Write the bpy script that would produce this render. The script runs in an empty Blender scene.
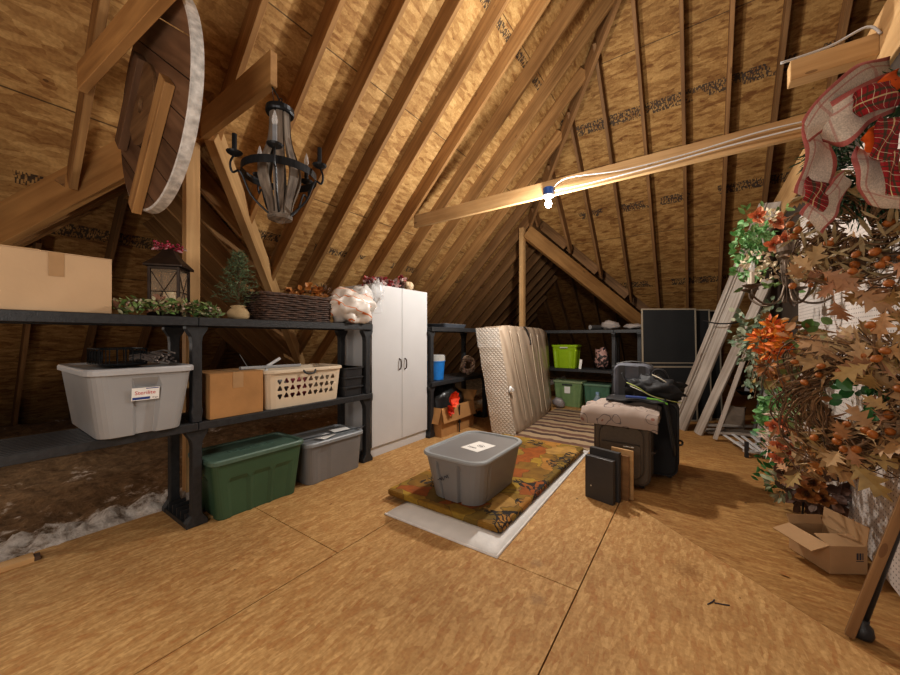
import bpy, math, random
from mathutils import Vector, Matrix, Euler, noise
rnd = random.Random(7)
PI = math.pi
C = bpy.context.scene.collection
# ---------------------------------------------------------------- camera maths (metres; floor at z = 0)
FPX, CPX, CPY, EYE = 353.0, 450.0, 337.5, 1.236
TH = math.radians(35.0); SN, CS = math.sin(TH), math.cos(TH)
def at(px, py, X=None, Y=None, Z=None, D=None):
    u = (px-CPX)/FPX; v = (CPY-py)/FPX
    r = (CS*u-SN, SN*u+CS, v)
    if X is not None: d = X/r[0]
    elif Y is not None: d = Y/r[1]
    elif Z is not None: d = (Z-EYE)/r[2]
    else: d = D
    return Vector((r[0]*d, r[1]*d, EYE+r[2]*d))
RT = Vector((CS, SN, 0)); FW = Vector((-SN, CS, 0)); UP = Vector((0, 0, 1))

# ---------------------------------------------------------------- materials
MATS = {}
def new_mat(name):
    m = bpy.data.materials.new(name); m.use_nodes = True
    nt = m.node_tree
    return m, nt, nt.nodes, nt.links, nt.nodes['Principled BSDF']
def rgba(c): return (c[0], c[1], c[2], 1.0)
def plain(name, col, rough=0.5, metal=0.0, var=0.12, scale=18.0, bump=0.0, bscale=60.0, trans=0.0, alpha=1.0, emit=None, spec=None, sss=0.0):
    if name in MATS: return MATS[name]
    m, nt, N, L, b = new_mat(name)
    b.inputs['Roughness'].default_value = rough; b.inputs['Metallic'].default_value = metal
    if spec is not None: b.inputs['Specular IOR Level'].default_value = spec
    tc = N.new('ShaderNodeTexCoord')
    if var > 0:
        n = N.new('ShaderNodeTexNoise'); n.inputs['Scale'].default_value = scale; n.inputs['Detail'].default_value = 5
        L.new(tc.outputs['Object'], n.inputs['Vector'])
        r = N.new('ShaderNodeValToRGB')
        r.color_ramp.elements[0].position = 0.3; r.color_ramp.elements[1].position = 0.7
        r.color_ramp.elements[0].color = rgba([max(0, x*(1-var)) for x in col]); r.color_ramp.elements[1].color = rgba([min(1, x*(1+var)) for x in col])
        L.new(n.outputs['Fac'], r.inputs['Fac']); L.new(r.outputs['Color'], b.inputs['Base Color'])
    else:
        b.inputs['Base Color'].default_value = rgba(col)
    if bump > 0:
        n2 = N.new('ShaderNodeTexNoise'); n2.inputs['Scale'].default_value = bscale; n2.inputs['Detail'].default_value = 4
        L.new(tc.outputs['Object'], n2.inputs['Vector'])
        bp = N.new('ShaderNodeBump'); bp.inputs['Strength'].default_value = bump; bp.inputs['Distance'].default_value = 0.01
        L.new(n2.outputs['Fac'], bp.inputs['Height']); L.new(bp.outputs['Normal'], b.inputs['Normal'])
    if trans: b.inputs['Transmission Weight'].default_value = trans
    if alpha < 1: b.inputs['Alpha'].default_value = alpha
    if emit: b.inputs['Emission Color'].default_value = rgba(emit[0]); b.inputs['Emission Strength'].default_value = emit[1]
    if sss: b.inputs['Subsurface Weight'].default_value = sss
    MATS[name] = m; return m
def mixc(N, L, fac, a, b, mode='MIX'):
    x = N.new('ShaderNodeMix'); x.data_type = 'RGBA'; x.blend_type = mode
    for s, v in ((0, fac), (6, a), (7, b)):
        if hasattr(v, 'is_output'): L.new(v, x.inputs[s])
        elif isinstance(v, (int, float)): x.inputs[s].default_value = v
        else: x.inputs[s].default_value = rgba(v)
    return x.outputs[2]
def math_n(N, L, op, a, b=None, c=None):
    x = N.new('ShaderNodeMath'); x.operation = op
    for i, v in enumerate((a, b, c)):
        if v is None: continue
        if hasattr(v, 'is_output'): L.new(v, x.inputs[i])
        else: x.inputs[i].default_value = v
    return x.outputs[0]
def mapping(N, L, src, scale=(1,1,1), rot=(0,0,0), loc=(0,0,0)):
    mp = N.new('ShaderNodeMapping'); mp.inputs['Scale'].default_value = scale; mp.inputs['Rotation'].default_value = rot; mp.inputs['Location'].default_value = loc
    L.new(src, mp.inputs['Vector']); return mp.outputs['Vector']
def ramp(N, L, fac, stops):
    r = N.new('ShaderNodeValToRGB'); e = r.color_ramp.elements
    while len(e) < len(stops): e.new(0.5)
    for i, (p, c) in enumerate(stops):
        e[i].position = p; e[i].color = rgba(c) if len(c) == 3 else c
    L.new(fac, r.inputs['Fac']); return r.outputs['Color']
def osb(name, tint=(1,1,1), flake=24.0, plane='L', seams=(), stamps=(), rough=0.75, dark=0.55, stains=(), contrast=1.0, floor=False):
    m, nt, N, L, b = new_mat(name)
    tc = N.new('ShaderNodeTexCoord'); o = tc.outputs['Object']
    # a flat frame: u along the eave, v up the slope
    nz = N.new('ShaderNodeTexNoise'); nz.inputs['Scale'].default_value = 3.0; L.new(o, nz.inputs['Vector'])
    if plane == 'L': rot = (0, 0, 0); s1 = (flake, flake*.3, flake)
    elif plane == 'R': rot = (0, 0, 0); s1 = (flake*.3, flake, flake)
    else: s1 = (flake*.3, flake, flake)
    cols = []
    for k, (ang, sc) in enumerate(((0.3, 1.0), (-0.6, 1.35), (1.1, 1.8))):
        v = N.new('ShaderNodeTexVoronoi'); v.inputs['Scale'].default_value = 1.0; v.inputs['Randomness'].default_value = 1.0
        nn = N.new('ShaderNodeTexNoise'); nn.inputs['Scale'].default_value = 7.0; L.new(o, nn.inputs['Vector'])
        add = N.new('ShaderNodeVectorMath'); add.operation = 'MULTIPLY_ADD'
        L.new(nn.outputs['Color'], add.inputs[0]); add.inputs[1].default_value = (.025, .025, .025); L.new(o, add.inputs[2])
        vec = mapping(N, L, add.outputs[0], scale=tuple(q*sc for q in s1), rot=(0, 0, ang))
        L.new(vec, v.inputs['Vector'])
        sep = N.new('ShaderNodeSeparateColor'); L.new(v.outputs['Color'], sep.inputs['Color'])
        cols.append(sep.outputs[0])
    a = math_n(N, L, 'MULTIPLY', cols[0], .45); a = math_n(N, L, 'MULTIPLY_ADD', cols[1], .33, a); a = math_n(N, L, 'MULTIPLY_ADD', cols[2], .22, a)
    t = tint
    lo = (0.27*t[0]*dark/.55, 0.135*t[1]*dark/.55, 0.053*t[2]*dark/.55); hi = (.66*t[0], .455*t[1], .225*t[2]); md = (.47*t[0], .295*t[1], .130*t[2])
    k = .26/contrast
    col = ramp(N, L, a, [(max(0, .5-k*1.5), lo), (.46, md), (min(1, .5+k*1.3), hi)])
    big = N.new('ShaderNodeTexNoise'); big.inputs['Scale'].default_value = 1.1; big.inputs['Detail'].default_value = 4; L.new(o, big.inputs['Vector'])
    col = mixc(N, L, 1.0, col, ramp(N, L, big.outputs['Fac'], [(.3, (.78, .74, .7)), (.7, (1.08, 1.05, 1.0))]), 'MULTIPLY')
    fine = N.new('ShaderNodeTexNoise'); fine.inputs['Scale'].default_value = 55; fine.inputs['Detail'].default_value = 3; L.new(o, fine.inputs['Vector'])
    col = mixc(N, L, .35, col, ramp(N, L, fine.outputs['Fac'], [(.35, (.55, .5, .45)), (.6, (1, 1, 1))]), 'MULTIPLY')
    # dark specks (knots, gouges)
    sp = N.new('ShaderNodeTexVoronoi'); sp.inputs['Scale'].default_value = 4.5; L.new(mapping(N, L, o, scale=(1, .6, 1)), sp.inputs['Vector'])
    spk = math_n(N, L, 'LESS_THAN', sp.outputs['Distance'], .035)
    col = mixc(N, L, math_n(N, L, 'MULTIPLY', spk, .6), col, (.06, .03, .015))
    sx = N.new('ShaderNodeSeparateXYZ'); L.new(o, sx.inputs[0])
    ax = {'X': sx.outputs[0], 'Y': sx.outputs[1], 'Z': sx.outputs[2]}
    for (x0, y0, r0, c0) in stains:
        dx = math_n(N, L, 'SUBTRACT', sx.outputs[0], x0); dy = math_n(N, L, 'SUBTRACT', sx.outputs[1], y0)
        d = math_n(N, L, 'SQRT', math_n(N, L, 'ADD', math_n(N, L, 'MULTIPLY', dx, dx), math_n(N, L, 'MULTIPLY', dy, dy)))
        d = math_n(N, L, 'MULTIPLY_ADD', fine.outputs['Fac'], r0*1.2, d)
        f = ramp(N, L, math_n(N, L, 'DIVIDE', d, r0*1.6), [(.5, (1, 1, 1)), (1.0, (0, 0, 0))])
        col = mixc(N, L, math_n(N, L, 'MULTIPLY', f, .55), col, c0)
    for (axis, pos, wid) in seams:
        d = math_n(N, L, 'ABSOLUTE', math_n(N, L, 'SUBTRACT', ax[axis], pos))
        col = mixc(N, L, math_n(N, L, 'MULTIPLY', math_n(N, L, 'LESS_THAN', d, wid), .8), col, (.06, .035, .02))
    for (z0, h) in stamps:      # inked grade stamps: a broken band of glyph-like strokes
        d = math_n(N, L, 'ABSOLUTE', math_n(N, L, 'SUBTRACT', ax['Z'], z0))
        band = math_n(N, L, 'LESS_THAN', d, h)
        g = N.new('ShaderNodeTexVoronoi'); g.distance = 'CHEBYCHEV'; g.inputs['Scale'].default_value = 1
        sc = (20, 75, 30) if plane == 'L' else (60, 22, 34)
        L.new(mapping(N, L, o, scale=sc), g.inputs['Vector'])
        gap = N.new('ShaderNodeTexNoise'); gap.inputs['Scale'].default_value = 2.3; L.new(mapping(N, L, o, scale=(1, 1, .2), loc=(z0*3, 0, 0)), gap.inputs['Vector'])
        on = math_n(N, L, 'GREATER_THAN', gap.outputs['Fac'], .46)
        st = math_n(N, L, 'MULTIPLY', math_n(N, L, 'GREATER_THAN', g.outputs['Distance'], .40), math_n(N, L, 'MULTIPLY', band, on))
        col = mixc(N, L, math_n(N, L, 'MULTIPLY', st, .85), col, (.035, .03, .03))
    L.new(col, b.inputs['Base Color']); b.inputs['Roughness'].default_value = rough
    b.inputs['Specular IOR Level'].default_value = .3
    bp = N.new('ShaderNodeBump'); bp.inputs['Strength'].default_value = .2; bp.inputs['Distance'].default_value = .003
    L.new(a, bp.inputs['Height']); L.new(bp.outputs['Normal'], b.inputs['Normal'])
    MATS[name] = m; return m
def lumber(name, c0=(.30,.155,.058), c1=(.52,.30,.125), grain=1.0, rough=.65):
    """sawn timber, grain along the piece's own length (local X)"""
    m, nt, N, L, b = new_mat(name)
    tc = N.new('ShaderNodeTexCoord'); oi = N.new('ShaderNodeObjectInfo')
    add = N.new('ShaderNodeVectorMath'); add.operation = 'MULTIPLY_ADD'
    comb = N.new('ShaderNodeCombineXYZ')
    for i in range(3): L.new(oi.outputs['Random'], comb.inputs[i])
    L.new(comb.outputs[0], add.inputs[0]); add.inputs[1].default_value = (13, 7, 5); L.new(tc.outputs['Object'], add.inputs[2])
    v = mapping(N, L, add.outputs[0], scale=(1.2, 26*grain, 26*grain))
    n = N.new('ShaderNodeTexNoise'); n.inputs['Scale'].default_value = 1; n.inputs['Detail'].default_value = 6; n.inputs['Distortion'].default_value = .6; L.new(v, n.inputs['Vector'])
    col = ramp(N, L, n.outputs['Fac'], [(.28, c0), (.72, c1)])
    n2 = N.new('ShaderNodeTexNoise'); n2.inputs['Scale'].default_value = 1; n2.inputs['Detail'].default_value = 4
    L.new(mapping(N, L, add.outputs[0], scale=(1.4, 3, 3)), n2.inputs['Vector'])
    col = mixc(N, L, .8, col, ramp(N, L, n2.outputs['Fac'], [(.3, (.62, .55, .5)), (.65, (1.05, 1.02, 1.0))]), 'MULTIPLY')
    k = N.new('ShaderNodeTexVoronoi'); k.inputs['Scale'].default_value = 1; L.new(mapping(N, L, add.outputs[0], scale=(2.2, 7, 7)), k.inputs['Vector'])
    col = mixc(N, L, math_n(N, L, 'MULTIPLY', math_n(N, L, 'LESS_THAN', k.outputs['Distance'], .075), .55), col, (.10, .045, .02))
    tone = math_n(N, L, 'MULTIPLY_ADD', oi.outputs['Random'], .34, .82)
    hs = N.new('ShaderNodeHueSaturation'); L.new(tone, hs.inputs['Value']); L.new(col, hs.inputs['Color'])
    L.new(hs.outputs[0], b.inputs['Base Color']); b.inputs['Roughness'].default_value = rough; b.inputs['Specular IOR Level'].default_value = .3
    bp = N.new('ShaderNodeBump'); bp.inputs['Strength'].default_value = .15; bp.inputs['Distance'].default_value = .004
    L.new(n.outputs['Fac'], bp.inputs['Height']); L.new(bp.outputs['Normal'], b.inputs['Normal'])
    MATS[name] = m; return m
def varied(name, cols, rough=.6, sheen=0, trans=0.0, island=True, noise_amt=.25, scale=30):
    """one colour per leaf / petal / twig"""
    m, nt, N, L, b = new_mat(name)
    g = N.new('ShaderNodeNewGeometry')
    r = N.new('ShaderNodeValToRGB'); e = r.color_ramp.elements
    while len(e) < len(cols): e.new(.5)
    for i, c in enumerate(cols): e[i].position = i/max(1, len(cols)-1); e[i].color = rgba(c)
    L.new(g.outputs['Random Per Island'], r.inputs['Fac'])
    tc = N.new('ShaderNodeTexCoord'); n = N.new('ShaderNodeTexNoise'); n.inputs['Scale'].default_value = scale; n.inputs['Detail'].default_value = 4
    L.new(tc.outputs['Object'], n.inputs['Vector'])
    col = mixc(N, L, noise_amt*2, r.outputs['Color'], ramp(N, L, n.outputs['Fac'], [(.3, (.55, .5, .48)), (.65, (1.1, 1.1, 1.1))]), 'MULTIPLY')
    L.new(col, b.inputs['Base Color']); b.inputs['Roughness'].default_value = rough
    MATS[name] = m; return m

# ---------------------------------------------------------------- mesh builder
class MB:
    def __init__(s): s.v = []; s.f = []
    def add(s, vs, fs):
        n = len(s.v); s.v += [tuple(p) for p in vs]; s.f += [tuple(i+n for i in f) for f in fs]; return s
    def box(s, x0, x1, y0, y1, z0, z1):
        return s.add([(x0,y0,z0),(x1,y0,z0),(x1,y1,z0),(x0,y1,z0),(x0,y0,z1),(x1,y0,z1),(x1,y1,z1),(x0,y1,z1)],
                     [(0,3,2,1),(4,5,6,7),(0,1,5,4),(1,2,6,5),(2,3,7,6),(3,0,4,7)])
    def obox(s, o, a, b, c):
        """box from corner o with edge vectors a, b, c"""
        o, a, b, c = map(Vector, (o, a, b, c))
        P = [o, o+a, o+a+b, o+b, o+c, o+a+c, o+a+b+c, o+b+c]
        if a.cross(b).dot(c) < 0: fs = [(0,1,2,3),(7,6,5,4),(4,5,1,0),(5,6,2,1),(6,7,3,2),(7,4,0,3)]
        else: fs = [(0,3,2,1),(4,5,6,7),(0,1,5,4),(1,2,6,5),(2,3,7,6),(3,0,4,7)]
        return s.add(P, fs)
    def loft(s, rings, cap0=True, cap1=True, closed=True):
        n = len(rings[0]); vs = [p for r in rings for p in r]; fs = []
        for k in range(len(rings)-1):
            for i in range(n if closed else n-1):
                j = (i+1) % n
                fs.append((k*n+i, k*n+j, (k+1)*n+j, (k+1)*n+i))
        if cap0: fs.append(tuple(reversed(range(n))))
        if cap1: fs.append(tuple((len(rings)-1)*n+i for i in range(n)))
        return s.add(vs, fs)
    def tube(s, pts, r, n=8, close=False, caps=True):
        pts = [Vector(p) for p in pts]; m = len(pts)
        rs = r if isinstance(r, (list, tuple)) else [r]*m
        rings = []; prev = None
        for i, p in enumerate(pts):
            if close: t = pts[(i+1) % m]-pts[i-1]
            else: t = pts[min(i+1, m-1)]-pts[max(i-1, 0)]
            if t.length < 1e-9: t = Vector((0,0,1))
            t.normalize()
            if prev is None:
                a = Vector((0,0,1)) if abs(t.z) < .9 else Vector((1,0,0))
                u = t.cross(a).normalized()
            else:
                u = prev-t*prev.dot(t)
                u = u.normalized() if u.length > 1e-6 else t.cross(Vector((1,0,0))).normalized()
            prev = u; w = t.cross(u)
            rings.append([p+(u*math.cos(2*PI*k/n)+w*math.sin(2*PI*k/n))*rs[i] for k in range(n)])
        if close: rings.append(rings[0]); return s.loft(rings, False, False)
        return s.loft(rings, caps, caps)
    def lathe(s, prof, n=20, o=(0,0,0), caps=True):
        o = Vector(o)
        rings = [[o+Vector((r*math.cos(2*PI*k/n), r*math.sin(2*PI*k/n), z)) for k in range(n)] for r, z in prof]
        return s.loft(rings, caps, caps)
    def blob(s, c, r, n=10, m=7, jit=0.0, seed=0, sc=(1,1,1), freq=2.5):
        c = Vector(c); rings = []
        for a in range(m+1):
            ph = -PI/2+PI*a/m; ring = []
            for k in range(n):
                d = Vector((math.cos(ph)*math.cos(2*PI*k/n), math.cos(ph)*math.sin(2*PI*k/n), math.sin(ph)))
                q = 1+jit*noise.noise(d*freq+Vector((seed*3.1, seed*1.7, seed)))
                ring.append(c+Vector((d.x*sc[0], d.y*sc[1], d.z*sc[2]))*(r*q))
            rings.append(ring)
        return s.loft(rings, False, False)
    def xf(s, M):
        s.v = [tuple(M @ Vector(p)) for p in s.v]; return s
    def build(s, name, mat, parent=None, bevel=0.0, smooth=False, loc=None, seg=2, subsurf=0):
        me = bpy.data.meshes.new(name); me.from_pydata(s.v, [], s.f); me.validate(); me.update()
        if smooth: me.polygons.foreach_set('use_smooth', [True]*len(me.polygons))
        me.materials.append(mat)
        o = bpy.data.objects.new(name, me); C.objects.link(o)
        if parent is not None: o.parent = parent
        if loc is not None: o.location = loc
        if bevel > 0:
            b = o.modifiers.new('Bevel', 'BEVEL'); b.width = bevel; b.segments = seg; b.limit_method = 'ANGLE'; b.angle_limit = math.radians(40)
        if subsurf:
            q = o.modifiers.new('Subsurf', 'SUBSURF'); q.levels = subsurf; q.render_levels = subsurf
        return o
def tag(o, label=None, cat=None, group=None, kind=None):
    if label: o['label'] = label
    if cat: o['category'] = cat
    if group: o['group'] = group
    if kind: o['kind'] = kind
    return o
def thing(name, label, cat, loc=(0,0,0), rz=0.0, group=None):
    o = bpy.data.objects.new(name, None); C.objects.link(o); o.empty_display_size = .1
    o.location = loc; o.rotation_euler = (0, 0, rz)
    return tag(o, label, cat, group)
def struct(name, mb, mat, **k):
    o = mb.build(name, mat, **k); o['kind'] = 'structure'; return o
def orient(o, origin, xaxis, up=(0,0,1)):
    x = Vector(xaxis).normalized(); z = Vector(up); z = (z-x*z.dot(x)).normalized(); y = z.cross(x)
    M = Matrix((x, y, z)).transposed().to_4x4(); M.translation = Vector(origin); o.matrix_world = M; return o
def stick(name, p0, p1, w, h, mat, up=(0,0,1), bevel=.003, kind='structure', off=(0,0), jit=0):
    """a straight sawn board from p0 to p1: w across, h in the up direction; its mesh runs along local X"""
    p0, p1 = Vector(p0), Vector(p1); ln = (p1-p0).length
    mb = MB().box(0, ln, -w/2+off[0], w/2+off[0], -h/2+off[1], h/2+off[1])
    o = mb.build(name, mat, bevel=bevel, seg=1); orient(o, p0, p1-p0, up)
    if kind: o['kind'] = kind
    return o
def frame_M(o, x, z):
    x = Vector(x).normalized(); z = Vector(z); z = (z-x*z.dot(x)).normalized(); y = z.cross(x)
    M = Matrix((x, y, z)).transposed().to_4x4(); M.translation = Vector(o); return M
def ring_rr(w, d, r, n=5, k=8, z=0.0, f=None):
    """rounded rectangle ring, w along x, d along y; k points per side; f(side, t) -> outward offset"""
    pts = []
    r = min(r, w/2-.001, d/2-.001)
    cs = [(w/2-r, -d/2+r, -PI/2), (w/2-r, d/2-r, 0), (-w/2+r, d/2-r, PI/2), (-w/2+r, -d/2+r, PI)]
    for q in range(4):
        cx, cy, a0 = cs[q]
        for i in range(n+1):
            a = a0+PI/2*i/n; pts.append(Vector((cx+r*math.cos(a), cy+r*math.sin(a), z)))
        nx = cs[(q+1) % 4]; a1 = nx[2]
        p0 = pts[-1]; p1 = Vector((nx[0]+r*math.cos(a1), nx[1]+r*math.sin(a1), z))
        nrm = Vector((math.cos(a1), math.sin(a1), 0))
        for i in range(1, k):
            t = i/k; e = f(q, t) if f else 0.0
            pts.append(p0.lerp(p1, t)+nrm*e)
    return pts    # side 0 = +x, 1 = +y, 2 = -x, 3 = -y
def text_mesh(body, size, mat, parent, M, name='lettering', depth=.0004):
    cu = bpy.data.curves.new(name, 'FONT'); cu.body = body; cu.size = size; cu.align_x = 'CENTER'; cu.align_y = 'CENTER'; cu.extrude = depth; cu.resolution_u = 3
    tmp = bpy.data.objects.new(name, cu); C.objects.link(tmp); bpy.context.view_layer.update()
    me = bpy.data.meshes.new_from_object(tmp.evaluated_get(bpy.context.evaluated_depsgraph_get())); bpy.data.objects.remove(tmp)
    me.materials.clear(); me.materials.append(mat)
    o = bpy.data.objects.new(name, me); C.objects.link(o)
    o.parent = parent; o.matrix_local = M
    return o
# ================================================================ ROOM
LB, LS = 6.00, 6.26        # left slope z = L + x : rafter bottoms, boarding
RB, RS = 9.77, 10.03        # far slope  z = R - y
HS = RS-LS                 # hip in plan: y = HS - x
seamL = [('Z', 3.69+k*.915, .0035) for k in range(-3, 4)]
seamR = [('Z', 4.94+k*.95, .0035) for k in range(-4, 2)]
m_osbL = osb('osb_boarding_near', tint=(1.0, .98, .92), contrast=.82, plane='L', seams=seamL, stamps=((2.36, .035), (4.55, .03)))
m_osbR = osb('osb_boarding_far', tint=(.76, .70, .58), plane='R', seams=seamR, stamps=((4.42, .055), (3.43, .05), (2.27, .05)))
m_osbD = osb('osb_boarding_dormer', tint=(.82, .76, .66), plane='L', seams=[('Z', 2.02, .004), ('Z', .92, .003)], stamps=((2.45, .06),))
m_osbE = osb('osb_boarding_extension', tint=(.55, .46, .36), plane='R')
m_floor = osb('osb_flooring', tint=(1.05, 1.03, 1.0), flake=52, plane='L', contrast=.40, floor=True, dark=.85, rough=.7, stains=((-.04, 2.26, .10, (.22, .10, .03)), (-.62, 1.60, .05, (.25, .15, .08)), (-.72, 1.86, .05, (.28, .17, .09))))
m_floorR = osb('osb_flooring_worn', tint=(.80, .73, .62), flake=46, plane='F', contrast=.42, floor=True, dark=.8, rough=.7)
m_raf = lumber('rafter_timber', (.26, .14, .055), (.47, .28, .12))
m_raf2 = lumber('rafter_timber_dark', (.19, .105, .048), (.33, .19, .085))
m_lvl = lumber('laminated_timber', (.34, .185, .07), (.56, .33, .135), grain=.6)
m_pale = lumber('pale_pine', (.50, .31, .14), (.70, .48, .25), grain=.8)
m_darkboard = plain('dark_board_wall', (.05, .035, .025), .9)

def roof(name, pts, fn, mat):
    return struct(name, MB().add([(x, y, fn(x, y)) for x, y in pts], [tuple(range(len(pts)))]), mat)
fL = lambda x, y: LS+x
fR = lambda x, y: RS-y
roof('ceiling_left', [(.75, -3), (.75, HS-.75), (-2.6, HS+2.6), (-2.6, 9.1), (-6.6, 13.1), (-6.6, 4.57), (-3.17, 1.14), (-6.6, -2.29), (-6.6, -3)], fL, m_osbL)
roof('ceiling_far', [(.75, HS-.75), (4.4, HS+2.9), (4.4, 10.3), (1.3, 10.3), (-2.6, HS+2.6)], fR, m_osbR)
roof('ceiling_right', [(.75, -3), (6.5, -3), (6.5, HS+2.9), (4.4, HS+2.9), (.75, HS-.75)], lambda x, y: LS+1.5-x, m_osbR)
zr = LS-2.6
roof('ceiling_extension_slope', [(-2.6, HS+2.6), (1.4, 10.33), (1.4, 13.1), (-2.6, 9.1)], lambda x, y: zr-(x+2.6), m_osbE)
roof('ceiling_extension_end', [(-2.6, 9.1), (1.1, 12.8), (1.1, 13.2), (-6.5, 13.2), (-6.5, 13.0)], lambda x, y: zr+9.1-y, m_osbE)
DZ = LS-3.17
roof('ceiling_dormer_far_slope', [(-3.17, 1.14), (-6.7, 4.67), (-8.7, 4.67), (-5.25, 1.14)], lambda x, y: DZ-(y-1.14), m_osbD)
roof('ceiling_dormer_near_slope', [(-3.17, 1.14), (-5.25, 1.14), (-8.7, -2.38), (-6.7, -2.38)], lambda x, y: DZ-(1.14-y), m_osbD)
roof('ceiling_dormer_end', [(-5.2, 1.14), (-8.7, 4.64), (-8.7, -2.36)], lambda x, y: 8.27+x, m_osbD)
struct('wall_back', MB().add([(-8.9, -3, -.3), (6.5, -3, -.3), (6.5, -3, 3), (.75, -3, 7.1), (-8.9, -3, 1.0)], [(0, 1, 2, 3, 4)]), m_osbD)
struct('wall_outer', MB().add([(6.4, -3, -.2), (6.4, 10, -.2), (6.4, 10, 2), (6.4, -3, 2)], [(0, 1, 2, 3)]), m_osbD)

# floor: sheets of board with open joints between them
FX0 = -3.13
def sheet(name, pts, mat, z=0.0, th=.018):
    n = len(pts)
    mb = MB(); mb.add([(x, y, z) for x, y in pts]+[(x, y, z-th) for x, y in pts],
        [tuple(range(n)), tuple(reversed(range(n, 2*n)))]+[(i, n+i, n+(i+1) % n, (i+1) % n) for i in range(n)])
    o = struct(name, mb, mat); return o
A, B = -1.69, -.477
g = .003
yb = [-3, 1.29, 3.75, 9.9]     # joints across the left strip
for i in range(3): sheet('floor', [(FX0, yb[i]+g), (A-g, yb[i]+g), (A-g, yb[i+1]-g), (FX0, yb[i+1]-g)], m_floor)
yb = [-3, 1.77, 4.25, 9.9]
for i in range(3): sheet('floor', [(A+g, yb[i]+g), (B-g, yb[i]+g), (B-g, yb[i+1]-g), (A+g, yb[i+1]-g)], m_floor)
# the sheet cut on the diagonal and the worn sheet beyond it
sheet('floor', [(B+g, -3), (2.2, -3), (2.2, .57), (B+g, 2.995)], m_floor)
sheet('floor', [(B+g, 3.005), (2.2, .58), (6.4, .58), (6.4, 9.9), (B+g, 9.9)], m_floorR, z=-.004)
sheet('floor', [(2.21, -3), (6.4, -3), (6.4, .57), (2.21, .57)], m_floorR, z=-.004)
struct('floor_subfloor', MB().box(-8.5, 6.5, -3, 13, -.3, -.28), m_darkboard)

# rafters of the left slope, each one a board
RH, RW = .20, .043
for k in range(-5, 24):
    if k == -1: continue
    y = 1.285+.467*k+(.20 if k < 0 else 0)
    if y < 1.14: xlo = -3.17-(1.14-y)
    else: xlo = max(-6.2, -3.17-(y-1.14))
    xhi = .7 if y < HS-.75 else max(HS-y, -2.6)
    if y > 9.1: xhi = min(-2.6, 6.5-y)
    if xhi-xlo < .3: continue
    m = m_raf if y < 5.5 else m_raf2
    p0 = Vector((xlo, y-RW/2, xlo+(LB+LS)/2)); p1 = Vector((xhi, y-RW/2, xhi+(LB+LS)/2))
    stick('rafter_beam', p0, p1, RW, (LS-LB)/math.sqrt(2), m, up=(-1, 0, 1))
# rafters of the far slope
for k in range(-4, 8):
    x = -1.06+.467*k
    ytop = HS-x if x < .75 else HS-1.5+x
    ylo = min(9.75, 6.37+(x+2.6)+.0)
    if ylo-ytop < .25: continue
    p0 = Vector((x-RW/2, ytop, (RB+RS)/2-ytop)); p1 = Vector((x-RW/2, ylo, (RB+RS)/2-ylo))
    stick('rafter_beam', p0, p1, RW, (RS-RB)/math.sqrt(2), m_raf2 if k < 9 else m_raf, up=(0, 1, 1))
# hip rafter
h0 = Vector((-2.62, HS+2.62, LB-2.62+.06)); h1 = Vector((.7, HS-.7, LB+.7+.06))
stick('hip_beam', h0, h1, .05, .24, m_raf2, up=(0, 0, 1))
# valley beams
cz = LB-2.62
stick('valley_beam', (-2.66, HS+2.56, cz-.13), (.95, HS+2.56+3.61, cz-.13-3.61), .09, .26, m_lvl, up=(0, 0, 1))
stick('valley_beam', (-3.12, 1.2, 3.04), (-5.3, -.98, .91), .06, .33, m_lvl, up=(0, 0, 1))
stick('valley_beam', (-3.16, 1.22, 2.86), (-5.25, 3.31, .77), .075, .22, m_pale, up=(0, 0, 1))
# extension: ridge, far slope rafters, end rafters
stick('ridge_beam', (-2.6, HS+2.6, cz+.06), (-2.6, 9.1, cz+.06), .045, .24, m_raf2)
for k in range(7):
    y = 6.9+.467*k; xe = min(y-6.37-2.6, .95)
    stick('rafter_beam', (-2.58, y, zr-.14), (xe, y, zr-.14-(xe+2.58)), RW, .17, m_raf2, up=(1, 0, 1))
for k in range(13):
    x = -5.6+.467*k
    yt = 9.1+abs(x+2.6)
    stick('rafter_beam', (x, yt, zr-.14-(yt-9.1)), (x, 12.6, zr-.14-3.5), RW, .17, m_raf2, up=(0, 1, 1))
# dormer: ridge with its free end, jack rafters, end rafters
stick('ridge_beam', (-5.2, 1.15, 2.88), (-2.12, 1.15, 2.88), .045, .21, m_lvl)
for k in range(9):
    x = -3.38-.42*k; ye = min(1.14+(-x-3.17)+.0, 4.1)
    if x < -5.2: ys = 1.14+(-x-5.2)
    else: ys = 1.16
    ze = (lambda y: DZ-.14-(abs(y-1.14)))
    if k > 0:
        stick('rafter_beam', (x, ys, ze(ys)), (x, ye, ze(ye)), RW, .17, m_raf, up=(0, 1, 1))
        stick('rafter_beam', (x, 2.28-ys, ze(ys)), (x, 2.28-ye, ze(ye)), RW, .17, m_raf, up=(0, -1, 1))
for k in range(11):
    y = -1.75+.58*k
    xt = -5.25-abs(y-1.14)
    stick('rafter_beam', (xt, y, 8.13+xt), (-8.2, y, -.07), RW, .19, m_raf2, up=(-1, 0, 1))
# posts
stick('post_column', (-3.24, 1.10, -.05), (-3.24, 1.10, 2.80), .095, .08, m_pale, up=(1, 0, 0))
stick('post_column', (-2.73, 6.30, 0), (-2.73, 6.30, cz-.06), .10, .09, m_pale, up=(1, 0, 0))
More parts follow.
